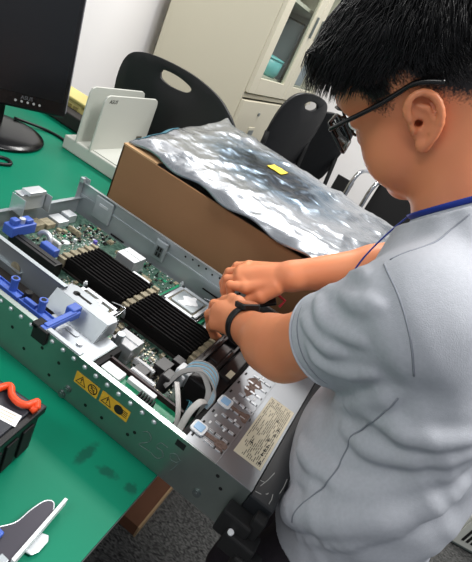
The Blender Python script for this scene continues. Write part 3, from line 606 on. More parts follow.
# ---- warning labels on the near side
def wlabel(x0, x1, zc, k):
    zh = .0105; Y = -.0014
    l = pt('warning_label', MB().box(x0, x1, Y-.0003, Y, zc-zh, zc+zh), YELLOW, 0, near)
    b = MB(); cx = x0+.012
    tri = [(cx-.0095, zc-.0075), (cx+.0095, zc-.0075), (cx, zc+.0085)]; cen = (cx, zc-.002)
    for i in range(3):
        a, c = tri[i], tri[(i+1) % 3]; ai = tuple(cen[j]+(a[j]-cen[j])*.78 for j in (0, 1)); ci = tuple(cen[j]+(c[j]-cen[j])*.78 for j in (0, 1)); b.prism([a, c, ci, ai], Y-.0005, Y-.0003, 'y')
    b.prism([(cx-.0008, zc-.001), (cx+.0008, zc-.001), (cx+.0011, zc+.004), (cx-.0011, zc+.004)], Y-.0005, Y-.0003, 'y').prism([(cx-.0009, zc-.0045), (cx+.0009, zc-.0045), (cx+.0009, zc-.0025), (cx-.0009, zc-.0025)], Y-.0005, Y-.0003, 'y')
    cx = x0+.033
    if k == 0:
        ring = [(math.cos(a), math.sin(a)) for a in np.linspace(0, 2*math.pi, 25)]
        for i in range(24): b.prism([(cx+.0085*ring[i][0], zc+.0085*ring[i][1]), (cx+.0085*ring[i+1][0], zc+.0085*ring[i+1][1]), (cx+.0068*ring[i+1][0], zc+.0068*ring[i+1][1]), (cx+.0068*ring[i][0], zc+.0068*ring[i][1])], Y-.0005, Y-.0003, 'y')
        b.prism([(cx-.006, zc+.005), (cx-.005, zc+.006), (cx+.006, zc-.005), (cx+.005, zc-.006)], Y-.0005, Y-.0003, 'y')
        for q in (-.004, 0, .004): b.box(cx-.004, cx+.004, Y-.0005, Y-.0003, zc+q-.0006, zc+q+.0006)
    else:
        b.prism([(cx+.0078*math.cos(a), zc+.0078*math.sin(a)) for a in np.linspace(0, 2*math.pi, 24)[:-1]], Y-.0005, Y-.0003, 'y')
        for q in range(4): b.box(x1-.012, x1-.003, Y-.0005, Y-.0003, zc+.004-q*.003, zc+.0052-q*.003)
    pt('pictogram', b, INK, 0, l)
wlabel(.4265, .470, .0535, 0); wlabel(.4745, .5255, .0545, 1)
# handwritten 259
S = lambda pts: MB().tube([(p[0], -.0013, p[1]) for p in smoothpath([(a, c, 0) for a, c in pts], 6)], .0007, 5)
HW = mat('marker_ink', (88, 104, 100), .7)
pt('handwriting', S([(.553, .050), (.560, .056), (.568, .050), (.566, .040), (.556, .027), (.566, .027), (.574, .029)]), HW, 0, near)
pt('handwriting', S([(.594, .056), (.583, .055), (.580, .044), (.590, .044), (.594, .036), (.588, .027), (.577, .028)]), HW, 0, near)
pt('handwriting', S([(.617, .052), (.608, .056), (.602, .049), (.607, .042), (.616, .046), (.618, .053), (.616, .038), (.613, .025)]), HW, 0, near)
# ---- the many small parts of the board (nobody could count them)
def scatter(n, m, name, sz, zr, regions, seed):
    rg = random.Random(seed); b = MB()
    for _ in range(n):
        x0, x1, y0, y1 = rg.choice(regions); x, y = rg.uniform(x0, x1), rg.uniform(y0, y1); a, c = rg.uniform(*sz), rg.uniform(*sz); z = rg.uniform(*zr)
        b.box(x-a/2, x+a/2, y-c/2, y+c/2, .010, .010+z)
    o = b.build(name, m, mb); o['kind'] = 'stuff'
REG = [(.07, .165, .235, .425), (.19, .36, .325, .43), (.46, .52, .32, .425), (.355, .42, .16, .20), (.42, .52, .08, .20), (.42, .52, .1, .2), (.21, .26, .115, .215), (.1, .26, .115, .17), (.08, .165, .3, .425), (.35, .42, .11, .2), (.44, .53, .08, .2)]
scatter(900, GOLD, 'surface_components', (.0015, .004), (.001, .003), REG, 1)
scatter(520, WHITE, 'surface_components', (.0012, .0035), (.0008, .002), REG, 2)
scatter(420, BS, 'surface_components', (.002, .007), (.001, .006), REG, 3)
scatter(60, TAN, 'surface_components', (.004, .012), (.002, .008), REG, 4)
scatter(60, PCB2, 'surface_components', (.003, .012), (.0005, .001), REG, 5)

# ================================================================== fan unit with orange handle
t = thing('hot_swap_module', (.43, -.14, 0), 'black plastic module with orange handle and white label, at the table edge', 'module')
A = rotz(math.radians(62)); oo = (.4005, -.100, 0)
# local x runs away down the module, y across it
fx = np.array([.451, -.093, 0])  # far right top corner
ux = np.array([.012, -.090, 0.]); ux /= np.linalg.norm(ux)
M_ = MB((.455, -.094, 0), np.array([[0.10, .995, 0], [-.995, .10, 0], [0, 0, 1.0]]).T if False else np.array([[.03, -.999, 0], [.999, .03, 0], [0, 0, 1.0]]))
mk_ = lambda: MB((.452, -.092, 0), np.array([[.12, -.993, 0], [-.993, -.12, 0], [0, 0, 1.0]]))
mk_().box(0, .17, 0, .11, .001, .078).build('housing', BLACK, t, bev=.004)
mk_().box(.006, .165, .005, .105, .078, .083).build('top_plate', mat('slate_plastic', (44, 47, 54), .4), t, bev=.002)
mk_().box(-.002, .17, -.004, .005, .07, .082).build('edge_rib', SATIN, t, bev=.002)
for k in range(6): mk_().box(.012+k*.026, .030+k*.026, -.003, .0, .012, .060).build('side_groove', MATTE, t, bev=.001)
hd = MB().tube(smoothpath([on(-14, 400, 'z', .088), on(-4, 390, 'z', .088), on(6, 386, 'z', .089), on(11, 387, 'z', .090), on(12, 395, 'z', .090), on(18, 402, 'z', .090), on(26, 405, 'z', .090), on(33, 403, 'z', .090), on(37, 402, 'z', .090), on(37, 409, 'z', .088)], 6), .0042, 10, flat=1.2)
hd.build('handle', ORANGE, t, smooth=True)
MB().tube([on(31, 406, 'z', .086), on(36, 411, 'z', .086)], .005, 8).build('handle_end', ORANGE, t, smooth=True)
q = [on(-6, 403, 'z', .0834), on(2, 406, 'z', .0834), on(22, 416, 'z', .0834), on(15, 427, 'z', .0834), on(-6, 416, 'z', .0834)]
MB().prism([(p[0], p[1]) for p in q][::-1], .083, .0834).build('paper_label', WHITE, t)
b = MB()
for k in range(3): b.tube([on(1-k, 409+k*3, 'z', .0835), on(16-k*2, 416+k*3, 'z', .0835)], .0004, 4)
b.build('print', mat('print_tan', (190, 170, 120), .6), t)
# ================================================================== drive tray bracket, bottom left
t = thing('metal_bracket', (.53, -.17, 0), 'small sheet metal bracket with a white edge lying on the green mat', 'bracket')
pl = [(.549, -.200), (.5385, -.138), (.531, -.131), (.523, -.137), (.520, -.155), (.519, -.175), (.508, -.195), (.500, -.225), (.53, -.235), (.545, -.225)]
MB().prism(pl, .010, .013).build('plate', mat('dark_sheet', (66, 64, 72), .4, .5), t, bev=.0005)
MB().tube(smoothpath([(p[0], p[1], .0125) for p in pl[1:8]], 5), .0010, 6).build('rolled_edge', STEEL2, t, smooth=True)
MB().prism([(.5475, -.206), (.5385, -.122), (.5425, -.121), (.5520, -.206)], .008, .020).build('edge_strip', WHITE, t, bev=.0006)
MB().prism([(.5475, -.186), (.5560, -.184), (.5595, -.176), (.5585, -.162), (.554, -.157), (.546, -.160)], .003, .005).build('tab', STEEL2, t, bev=.0008)
MB().box(.512, .522, -.205, -.192, .013, .020).build('blue_button', BLUE, t, bev=.002)
MB().box(.535, .546, -.225, -.206, .001, .016).build('folded_end', STEEL, t, bev=.001)
MB().box(.522, .535, -.21, -.2, .001, .010).build('foot', STEEL, t)
# ================================================================== person
def nrm(v): v = np.array(v, float); return v/np.linalg.norm(v)
def fcap(P, a, b, ra, rb):
    a = np.array(a, float); b = np.array(b, float); ab = b-a; q = P-a; t = np.clip(q@ab/(ab@ab+1e-12), 0, 1)
    return np.linalg.norm(q-t[:, None]*ab, axis=1)-(ra+(rb-ra)*t)
def fell(P, c, r, R=None):
    q = P-np.array(c, float)
    if R is not None: q = q@R
    r = np.array(r, float); k0 = np.linalg.norm(q/r, axis=1); k1 = np.linalg.norm(q/(r*r), axis=1)+1e-9; return k0*(k0-1)/k1
def smin(a, b, k): h = np.clip(.5+.5*(b-a)/k, 0, 1); return b*(1-h)+a*h-k*h*(1-h)
def smax(a, b, k): return -smin(-a, -b, k)
def polyc(P, pts, r, k=.003):
    d = None
    for i in range(len(pts)-1):
        ra = r if np.isscalar(r) else r[i]; rb = r if np.isscalar(r) else r[i+1]
        e = fcap(P, pts[i], pts[i+1], ra, rb); d = e if d is None else smin(d, e, k)
    return d
def grad(f, P, e=1e-4):
    g = np.stack([f(P+np.array(v)*e)-f(P-np.array(v)*e) for v in np.eye(3)], 1)/(2*e); return g/(np.linalg.norm(g, axis=1)[:, None]+1e-9)
def surface(f, lo, hi, h, near=None):
    """Closed surface of f=0 by surface nets, evaluated only in blocks near the surface."""
    B = 8; lo = np.array(lo, float); n = np.ceil((np.array(hi)-lo)/(h*B)).astype(int)
    blocks = np.stack(np.meshgrid(*[np.arange(k) for k in n], indexing='ij'), -1).reshape(-1, 3)
    cen = lo+(blocks+.5)*B*h; dc = f(cen); blocks = blocks[np.abs(dc) < B*h*.5*1.75+.004]
    c = np.arange(B+1); G = np.stack(np.meshgrid(c, c, c, indexing='ij'), -1).reshape(-1, 3)
    N = n*B+2; key = lambda I: (I[..., 0]*N[1]+I[..., 1])*N[2]+I[..., 2]
    K = []; V = []; Q = []; OFF = np.array([[i, j, k] for i in (0, 1) for j in (0, 1) for k in (0, 1)])
    ED = [(a, b) for a in range(8) for b in range(a+1, 8) if np.abs(OFF[a]-OFF[b]).sum() == 1]
    for s in range(0, len(blocks), 200):
        bl = blocks[s:s+200]; pts = lo+(bl[:, None, :]*B+G[None])*h; v = f(pts.reshape(-1, 3)).reshape(len(bl), B+1, B+1, B+1)
        cor = np.stack([v[:, o[0]:B+o[0], o[1]:B+o[1], o[2]:B+o[2]] for o in OFF], -1); ins = cor < 0
        act = ins.any(-1) & ~ins.all(-1); idx = np.argwhere(act)
        if len(idx):
            cv = cor[act]; sm = np.zeros((len(cv), 3)); ct = np.zeros(len(cv))
            for a, b in ED:
                m = (cv[:, a] < 0) != (cv[:, b] < 0); t = cv[:, a]/(cv[:, a]-cv[:, b]+1e-20)
                sm[m] += OFF[a]+(OFF[b]-OFF[a])*t[m, None]; ct[m] += 1
            gi = bl[idx[:, 0]]*B+idx[:, 1:]; K.append(key(gi)); V.append(lo+(gi+sm/ct[:, None])*h)
        for ax in range(3):                            # sign-changing grid edges -> quads
            o = [0, 0, 0]; o[ax] = 1; a = v[:, :B, :B, :B]; b = v[:, o[0]:B+o[0], o[1]:B+o[1], o[2]:B+o[2]]
            e = np.argwhere((a < 0) != (b < 0))
            if len(e):
                g = bl[e[:, 0]]*B+e[:, 1:]; u = np.zeros(3, int); w = np.zeros(3, int); u[(ax+1) % 3] = 1; w[(ax+2) % 3] = 1
                q = np.stack([key(g), key(g-u), key(g-u-w), key(g-w)], 1); fl = a[tuple(e.T)] < 0; q[~fl] = q[~fl][:, ::-1]; Q.append(q)
    K = np.concatenate(K); V = np.concatenate(V); Q = np.concatenate(Q); od = np.argsort(K); K = K[od]; V = V[od]
    ix = np.clip(np.searchsorted(K, Q), 0, len(K)-1); ok = (K[ix] == Q).all(1); F = ix[ok]
    for _ in range(2):
        d = f(V); V = V-np.clip(d, -h*.6, h*.6)[:, None]*grad(f, V)*.9
    return V, F
def meshobj(name, V, F, m, parent, attr=None):
    off = ORG[parent.name]; me = bpy.data.meshes.new(name); V = V-off
    me.vertices.add(len(V)); me.vertices.foreach_set('co', V.astype(np.float32).ravel()); me.loops.add(len(F)*4); me.loops.foreach_set('vertex_index', F.astype(np.int32).ravel())
    me.polygons.add(len(F)); me.polygons.foreach_set('loop_start', np.arange(len(F), dtype=np.int32)*4); me.update(calc_edges=True); me.validate()
    me.polygons.foreach_set('use_smooth', [True]*len(me.polygons))
    if attr is not None: a = me.attributes.new('mask', 'FLOAT', 'POINT'); a.data.foreach_set('value', attr.astype(np.float32))
    me.materials.append(m); o = bpy.data.objects.new(name, me); COL.objects.link(o); o.parent = parent; ORG[o.name] = off; return o
def trace(f, x, y, d0=.25):                            # where a line of sight meets a surface
    r = ray(x, y); L_ = np.linalg.norm(r); t = d0
    for _ in range(90): t += float(f((CAM+t*r)[None])[0])/L_*.8
    return CAM+t*r
# skeleton -----------------------------------------------------------
HC = np.array([.6328, .1870, .5735]); HX = nrm([.057, -.945, -.321]); HF = nrm([-.616, .22, -.757]); HF = nrm(HF-HX*(HF@HX)); HU = np.cross(HF, HX)
HB = np.stack([HX, HF, HU], 1)                         # local (left, forward, up) -> world
hw = lambda p: HC+HB@np.array(p, float)
neckb = np.array([.765, .155, .455])
LS = at(412, 312, .47); LE = at(284, 349, .665); LW = at(243, 325, .80)
RS = LS+np.array([.02, .345, .02]); RE = at(404, 263, .90); RW = at(292, 276, .905)
def head_sdf(P):
    q = (P-HC)@HB; a = np.abs(q[:, 0]); m = np.stack([a, q[:, 1], q[:, 2]], 1)      # mirrored local coordinates
    d = fell(q, (0, -.012, .052), (.077, .098, .086))
    d = smin(d, fell(q, (0, .030, .045), (.067, .066, .064)), .03)
    d = smin(d, fell(q, (0, .040, -.022), (.061, .054, .074)), .025)
    d = smin(d, fcap(m, (.050, .004, -.050), (.014, .064, -.084), .020, .017), .03)
    d = smin(d, fell(m, (.041, .049, -.036), (.033, .038, .042)), .02)
    d = smin(d, fell(q, (0, .074, -.086), (.018, .016, .016)), .015)
    d = smin(d, fell(q, (0, .020, -.060), (.048, .052, .038)), .03)
    d = smin(d, fcap(m, (.012, .088, .045), (.048, .072, .042), .010, .009), .014)
    d = smax(d, -fell(m, (.033, .100, .022), (.020, .022, .014)), .014)
    d = smin(d, fell(m, (.032, .076, .020), (.0165, .012, .010)), .006)
    d = smin(d, fcap(q, (0, .084, .022), (0, .094, -.010), .006, .009), .010)
    d = smin(d, fell(m, (.010, .088, -.014), (.008, .009, .007)), .006)
    d = smin(d, fell(q, (0, .084, -.047), (.024, .012, .0055)), .006)
    d = smin(d, fell(q, (0, .082, -.058), (.021, .012, .0065)), .006)
    d = smax(d, -fell(q, (0, .0985, -.0525), (.022, .006, .0012)), .003)
    d = smin(d, fcap(q, (0, -.028, -.015), (0, -.045, -.08), .060, .060), .03)
    return d
EARR = rotz(math.radians(-24))@rotx(math.radians(10))
def ear_sdf(P):
    q = (P-HC)@HB; m = np.stack([np.abs(q[:, 0]), q[:, 1], q[:, 2]], 1); c = np.array([.078, .003, -.003]); e = (m-c)@EARR/.97
    d = fell(e, (-.001, -.006, .001), (.0050, .0165, .029))
    rim = smoothpath([(.001, .004, .001), (.005, .008, .008), (.007, .009, .018), (.009, .002, .028), (.010, -.010, .030), (.011, -.020, .022), (.011, -.0235, .008), (.010, -.021, -.006), (.007, -.013, -.018), (.004, -.003, -.026)], 2)
    d = smin(d, polyc(e, rim, .0040), .003)
    anti = [(.005, -.004, .020), (.006, -.012, .012), (.006, -.0145, .0), (.005, -.010, -.012)]
    d = smin(d, polyc(e, anti, .0032), .003)
    d = smax(d, -fell(e, (.008, -.004, .0), (.0095, .0085, .0125)), .003); d = smax(d, -fell(e, (-.001, .001, -.002), (.008, .0045, .006)), .003)
    d = smax(d, -fell(e, (.009, -.006, .0225), (.0045, .009, .005), rotx(.5)), .003)
    d = smin(d, fell(e, (.003, .006, -.004), (.005, .004, .007)), .003)
    d = smin(d, fell(e, (.001, -.001, -.026), (.005, .0085, .0085)), .004)
    d = smin(d, fell(m, (.070, .0, .0), (.010, .012, .022)), .008)
    return d
def hand(W, mcp, fingers, thumb):
    def f(P):
        d = fcap(P, W, (mcp[1]+mcp[2])/2, .024, .017)
        for i, m in enumerate(mcp): d = smin(d, fcap(P, W+(m-(mcp[1]+mcp[2])/2)*.35, m, .018, .0115), .012)
        for a, b in zip(mcp[:-1], mcp[1:]): d = smin(d, fcap(P, a, b, .0105, .0105), .006)
        for m, fg in zip(mcp, fingers):
            e = polyc(P, [m]+fg, [.0102, .0092, .0082, .0072][:len(fg)+1], .002); d = smin(d, e, .0035)
        e = polyc(P, thumb, [.016, .013, .0105, .009][:len(thumb)], .004); return smin(d, e, .006)
    return f
A = at
rhand = hand(RW, [A(246, 288, .915), A(241, 279, .935), A(242, 271, .955), A(249, 266, .975)],
    [[A(230, 285, .925), A(231, 297, .935), A(236, 304, .942)], [A(227, 279, .950), A(224, 291, .958), A(227, 300, .962)], [A(229, 272, .972), A(223, 283, .980), A(224, 293, .984)], [A(237, 266, .99), A(229, 275, .998), A(227, 284, 1.0)]],
    [A(276, 288, .900), A(261, 297, .905), A(249, 301, .918), A(239, 305, .930)])
lhand = hand(LW, [A(233, 306, .850), A(224, 308, .853), A(217, 314, .852), A(215, 324, .845)],
    [[A(224, 301, .878), A(218, 303, .902), A(216, 309, .918)], [A(214, 304, .880), A(211, 312, .902), A(213, 319, .914)], [A(209, 314, .876), A(210, 324, .892), A(215, 329, .900)], [A(211, 327, .866), A(214, 335, .878), A(219, 338, .886)]],
    [A(244, 312, .815), A(238, 303, .838), A(232, 299, .862), A(226, 300, .882)])
def arm(P, S, E, W, r=(.050, .0435, .029)):
    M_ = E+(W-E)*.25+np.array([0, 0, -.003])
    d = fcap(P, S, E, r[0], r[1]); d = smin(d, fcap(P, E, M_, r[1], r[1]*.96), .02); return smin(d, fcap(P, M_, W, r[1]*.94, r[2]), .02)
def body_sdf(P):
    D_ = np.full(len(P), 9.0)
    def grp(fn, c, r):
        nonlocal D_
        dist = np.linalg.norm(P-np.array(c), axis=1)-r; m = dist < .06; D_[~m] = np.minimum(D_[~m], dist[~m]+.01)
        if m.any(): D_[m] = smin(D_[m], fn(P[m]), .018)
    tor = lambda Q: smin(smin(fell(Q, (.815, .16, .31), (.085, .15, .14)), fell(Q, (.85, .16, .12), (.09, .135, .18)), .04), fell(Q, (.90, .165, -.06), (.10, .145, .12)), .04)
    grp(lambda Q: smin(tor(Q), fcap(Q, neckb+np.array([.03, 0, -.05]), hw((0, -.028, -.03)), .068, .057), .03), (.84, .16, .17), .42)
    def arms(S, E, W, hd):
        return lambda Q: smin(arm(Q, S, E, W), hd(Q), .012)
    grp(arms(LS, LE, LW, lhand), (LS+LW)/2, .30); grp(arms(RS, RE, RW, rhand), (RS+RW)/2, .30)
    dist = np.linalg.norm(P-HC, axis=1)-.15; m = dist < .06
    D_[~m] = np.minimum(D_[~m], dist[~m]+.01)
    if m.any(): 
        q_ = (P[m]-HC)@HB; q_ = np.stack([np.abs(q_[:, 0]), q_[:, 1], q_[:, 2]], 1)
        D_[m] = smax(smin(smin(D_[m], head_sdf(P[m]), .02), ear_sdf(P[m]), .0045), -fcap(q_, (.083, .001, -.004), (.066, .004, -.004), .0045, .0035), .002)
    for s in (0, 1):
        D_ = smin(D_, fcap(P, (.875, .085+s*.16, -.12), (.82, .075+s*.18, -.38), .078, .058), .03)
    return D_
# skin material: stubble of the clipped sides, rosier ear
def skinmat():
    m = mat('skin', (206, 136, 104), .42, bump=.06, bscale=500, sss=.12, spec=.45); nt = m.node_tree; b = nt.nodes['Principled BSDF']
    at_ = nt.nodes.new('ShaderNodeAttribute'); at_.attribute_name = 'mask'; tc = nt.nodes.new('ShaderNodeTexCoord')
    n = nt.nodes.new('ShaderNodeTexNoise'); n.inputs['Scale'].default_value = 420; n.inputs['Detail'].default_value = 3; nt.links.new(tc.outputs['Object'], n.inputs['Vector'])
    n2 = nt.nodes.new('ShaderNodeTexNoise'); n2.inputs['Scale'].default_value = 14; nt.links.new(tc.outputs['Object'], n2.inputs['Vector'])
    base = nt.nodes.new('ShaderNodeMixRGB'); base.inputs['Color1'].default_value = s2l((226, 150, 108))+(1,); base.inputs['Color2'].default_value = s2l((210, 124, 84))+(1,); nt.links.new(n2.outputs['Fac'], base.inputs['Fac'])
    ad = nt.nodes.new('ShaderNodeMath'); ad.operation = 'MULTIPLY_ADD'; nt.links.new(n.outputs['Fac'], ad.inputs[0]); ad.inputs[1].default_value = .8; nt.links.new(at_.outputs['Fac'], ad.inputs[2])
    r = nt.nodes.new('ShaderNodeValToRGB'); r.color_ramp.elements[0].position = .62; r.color_ramp.elements[1].position = 1.25 if False else 1.0; nt.links.new(ad.outputs[0], r.inputs['Fac'])
    mx = nt.nodes.new('ShaderNodeMixRGB'); nt.links.new(r.outputs['Color'], mx.inputs['Fac']); nt.links.new(base.outputs['Color'], mx.inputs['Color1']); mx.inputs['Color2'].default_value = s2l((30, 24, 24))+(1,)
    nt.links.new(mx.outputs['Color'], b.inputs['Base Color']); return m
SKIN = skinmat()
man = thing('person', (.90, .17, FLOOR), 'person in a light grey short-sleeved shirt and glasses, leaning over the server', 'person')
def hairline(q):                                       # >0 where hair grows (local head coordinates)
    x, y, z = np.abs(q[:, 0]), q[:, 1], q[:, 2]
    # lower limit of the hair as a function of y: nape, behind the ear, over the ear, sideburn, forehead
    ys = np.array([-.13, -.09, -.05, -.022, -.005, .012, .020, .036, .050, .066, .085, .12]); zs = np.array([-.048, -.038, -.022, .002, .028, .028, .012, .010, .040, .066, .078, .082])
    return z-np.interp(y, ys, zs)
V, F = surface(body_sdf, (.40, -.16, -.46), (1.08, .66, .76), .0026)
ql = (V-HC)@HB; hl_ = hairline(ql); mask = np.clip((hl_+.004)/.036, 0, 1)*.72; mask[(np.linalg.norm(ql, axis=1) > .19) | (np.abs(ql[:, 0]) < .0)] = 0
mask[hl_ > .05] = np.where(np.linalg.norm(ql[hl_ > .05], axis=1) < .19, .9, 0)
earm = ear_sdf(V) < .0015; mask[earm & (np.abs(ql[:, 0]) > .074)] = 0
meshobj('body', V, F, SKIN, man, mask)
# ---- shirt
SH = mat('shirt_fabric', (172, 175, 182), .85, rgb2=(180, 183, 190), nscale=220, bump=.25, bscale=900, spec=.15)
up_t = nrm(neckb-np.array([.92, .17, 0]))
FOLDS = [  # line of sight points on the torso, radius, sink
 ([(284, 505), (300, 511), (332, 518), (372, 516), (417, 502), (471, 472)], .024, .019),
 ([(332, 478), (363, 492), (395, 488), (430, 475), (471, 460)], .012, .009),
 ([(310, 462), (320, 470), (332, 478), (345, 492), (362, 503)], .011, .008),
 ([(372, 416), (408, 434), (440, 440), (471, 437)], .012, .009),
 ([(314, 390), (335, 402), (359, 404), (380, 398), (408, 389)], .012, .008),
 ([(345, 430), (370, 448), (400, 458), (440, 458), (471, 452)], .011, .008),
 ([(300, 440), (305, 456), (330, 466)], .011, .008),
 ([(300, 480), (330, 497), (360, 506)], .010, .007),
 ([(300, 536), (340, 541), (380, 530), (430, 505)], .012, .008)]
SFOLDS = [([(304, 318), (312, 332), (325, 345), (342, 352)], .0075, .006), ([(317, 300), (324, 318), (341, 332), (362, 342)], .0075, .006), ([(333, 282), (343, 296), (361, 304), (380, 306)], .008, .0065),
 ([(308, 345), (320, 362), (345, 372), (372, 374)], .0075, .006), ([(345, 262), (352, 272), (366, 276)], .0075, .006), ([(326, 274), (330, 286), (345, 300)], .006, .003)]
def torso_shirt(P):
    d = fell(P, (.81, .16, .325), (.112, .180, .145), roty(-.3))
    d = smin(d, fell(P, (.842, .16, .15), (.122, .168, .18)), .05)
    d = smin(d, fell(P, (.886, .165, -.03), (.118, .168, .14)), .05)
    d = smin(d, fcap(P, LS+np.array([.02, .05, .0]), RS+np.array([.02, -.05, 0]), .068, .068), .06)
    d = smin(d, fcap(P, neckb+np.array([.03, 0, -.04]), neckb+np.array([-.042, 0, .060]), .088, .070), .05)
    return d
def sleeve(P, S, E, t1):
    C_ = S+(E-S)*t1; n = nrm(E-S); d = fcap(P, S+np.array([.01, 0, 0]), S+(E-S)*1.05, .071, .051)
    o = d; cut = (P-C_)@n; d = np.maximum(o, cut)
    inner = o+.008; return np.maximum(d, -np.maximum(inner, -(cut+.022)))
HEM = np.array([.778, .08, -.024]); HN = nrm([.42, .0, -1])
NKC = hw((0, -.045, -.075)); NKN = nrm(hw((0, -.03, -.02))-(neckb+np.array([.03, 0, -.05])))
def base_shirt(P): return smin(torso_shirt(P), np.minimum(sleeve(P, LS, LE, .58), sleeve(P, RS, RE, .6)), .03)
fold_pts = [([q for q in (trace(torso_shirt if k < len(FOLDS) else base_shirt, x, y) for x, y in pts) if np.linalg.norm(q-CAM) < 1.1], r, s) for k, (pts, r, s) in enumerate(FOLDS+SFOLDS)]
fold_pts = [f for f in fold_pts if len(f[0]) > 1]
fold_pts = [(smoothpath(pts, 4), r, s) for pts, r, s in fold_pts]
fold_pts = [([p-grad(base_shirt, np.array([p]))[0]*(r-s) for p in pts], r, s) for pts, r, s in fold_pts]
NKN = nrm(NKN+np.array([-.28, .06, .0])); NECKC = neckb+np.array([-.010, -.002, .026])+NKN*.014
def collar_plane(P): return (P-NECKC)@NKN
def shirt_sdf(P):
    d = torso_shirt(P); sl = np.minimum(sleeve(P, LS, LE, .58), sleeve(P, RS, RE, .6)); d = smin(d, sl, .022)
    for pts, r, s in fold_pts:
        c = np.mean(pts, axis=0); R_ = max(np.linalg.norm(p-c) for p in pts)+r+.03; m = np.linalg.norm(P-c, axis=1) < R_
        if m.any():
            e = polyc(P[m], pts, [r*min(1, .45+.55*min(i, len(pts)-1-i)/3) for i in range(len(pts))], .004); d[m] = smin(d[m], e, .010)
    w = .0009*np.sin(P@np.array([35., 20, 60])+2*np.sin(P@np.array([14., 30, -18])))+.0006*np.sin(P@np.array([70., -40, 90])+3*np.sin(P@np.array([20., 25, 30]))); d = d+w
    cutn = collar_plane(P); rad = np.linalg.norm((P-NECKC)-np.outer((P-NECKC)@NKN, NKN), axis=1)
    d = np.maximum(d, np.where(rad < .13, cutn-.006, -1))
    nk = fcap(P, NECKC-NKN*.03, NECKC+NKN*.2, .0655, .072); d = smax(d, -nk, .004)
    hc = (P-HEM)@HN+.006*np.sin(P@np.array([18., 25, 0])); inner = d+.006
    d = np.maximum(d, hc); return np.maximum(d, -np.maximum(inner, -(hc+.05)))
V, F = surface(shirt_sdf, (.56, -.16, -.16), (1.10, .66, .60), .0032)
meshobj('shirt', V, F, SH, man)
shirt_t = shirt_sdf
# seams and hems
SEAM = mat('seam_thread', (132, 136, 144), .9)
def seam(pts, name='shirt_seam', r=.0011, m=SEAM, par=None):
    P_ = smoothpath([q for q in (trace(shirt_t, x, y) for x, y in pts) if np.linalg.norm(q-CAM) < 1.1], 7)
    P_ = [p-grad(shirt_t, np.array([p]))[0]*float(shirt_t(np.array([p]))[0]) for p in P_]; return MB().tube(P_, r, 6).build(name, m, par or man, smooth=True)
seam([(372, 250), (384, 264), (396, 290), (406, 320), (412, 350), (414, 376)])
seam([(470, 214), (448, 232), (420, 248), (390, 260)])
seam([(398, 398), (375, 420), (354, 434), (342, 458), (330, 478), (312, 496), (298, 508), (292, 522)])
def ring(C_, n, f, r0, name, rad, m, par):
    a = nrm(np.cross(n, [0.3, 0.2, 1])); b = np.cross(n, a); P_ = []
    for k in range(41):
        t_ = 2*math.pi*k/40; dr = a*math.cos(t_)+b*math.sin(t_); r = .02
        for _ in range(60): r += -float(f((C_+dr*r)[None])[0])*.7
        P_.append(C_+dr*r)
    return MB().tube(P_, rad, 8).build(name, m, par, smooth=True)
armS = lambda S, E: (lambda P: fcap(P, S+np.array([.01, 0, 0]), S+(E-S)*1.05, .071, .051))
for S_, E_, t1 in ((LS, LE, .58), (RS, RE, .6)):
    n = nrm(E_-S_); ring(S_+(E_-S_)*t1-n*.001, n, armS(S_, E_), .05, 'cuff', .0018, SH, man); ring(S_+(E_-S_)*t1-n*.016, n, armS(S_, E_), .05, 'cuff_stitching', .0007, SEAM, man)
nkf = lambda P: fcap(P, NECKC-NKN*.03, NECKC+NKN*.2, .0675, .0675)
ring(NECKC+NKN*.004, NKN, nkf, .07, 'collar_band', .0055, SH, man)
# ---- trousers and shoes
TR = mat('trouser_cloth', (34, 28, 36), .85, rgb2=(42, 36, 44), nscale=120)
def trousers(P):
    d = fell(P, (.895, .165, -.07), (.112, .160, .12))
    for s in (0, 1):
        y = .085+s*.16; y2 = .06+s*.21; d = smin(d, fcap(P, (.865, y, -.11), (.815, y-.01+s*.02, -.38), .092, .070), .03); d = smin(d, fcap(P, (.815, y-.01+s*.02, -.38), (.88, y2, FLOOR+.06), .070, .052), .03)
    d = d+.002*np.sin(P@np.array([20., 15, 50])+2*np.sin(P@np.array([12., 30, 8])))
    return np.maximum(np.maximum(d, P[:, 2]-.06), (FLOOR+.035)-P[:, 2])
V, F = surface(trousers, (.66, -.1, FLOOR), (1.10, .46, .12), .006); meshobj('trousers', V, F, TR, man)
for s in (0, 1):
    y2 = .06+s*.21
    shoe = lambda P: np.maximum(smin(smin(fell(P, (.88, y2, FLOOR+.045), (.06, .045, .05)), fell(P, (.76, y2-.005+s*.01, FLOOR+.030), (.085, .046, .034)), .04), fell(P, (.82, y2, FLOOR+.03), (.09, .042, .04)), .03), FLOOR+.002-P[:, 2])
    V, F = surface(shoe, (.65, y2-.08, FLOOR-.02), (1.0, y2+.08, FLOOR+.12), .005); meshobj('shoe', V, F, mat('shoe_black', (24, 24, 26), .5) if s == 0 else bpy.data.materials['shoe_black'], man)
# ---- eyes
EW = mat('eye_white', (230, 226, 220), .2); IR = mat('iris', (40, 24, 16), .15)
for s in (-1, 1):
    e = MB(hw((s*.032, .0805, .019)), HB).sph((0, 0, 0), .0105).build('eye', EW, man, smooth=True)
    MB(hw((s*.032, .0805, .019)), HB).sph((0, .0075, -.002), (.005, .0035, .005)).build('iris', IR, e, smooth=True)
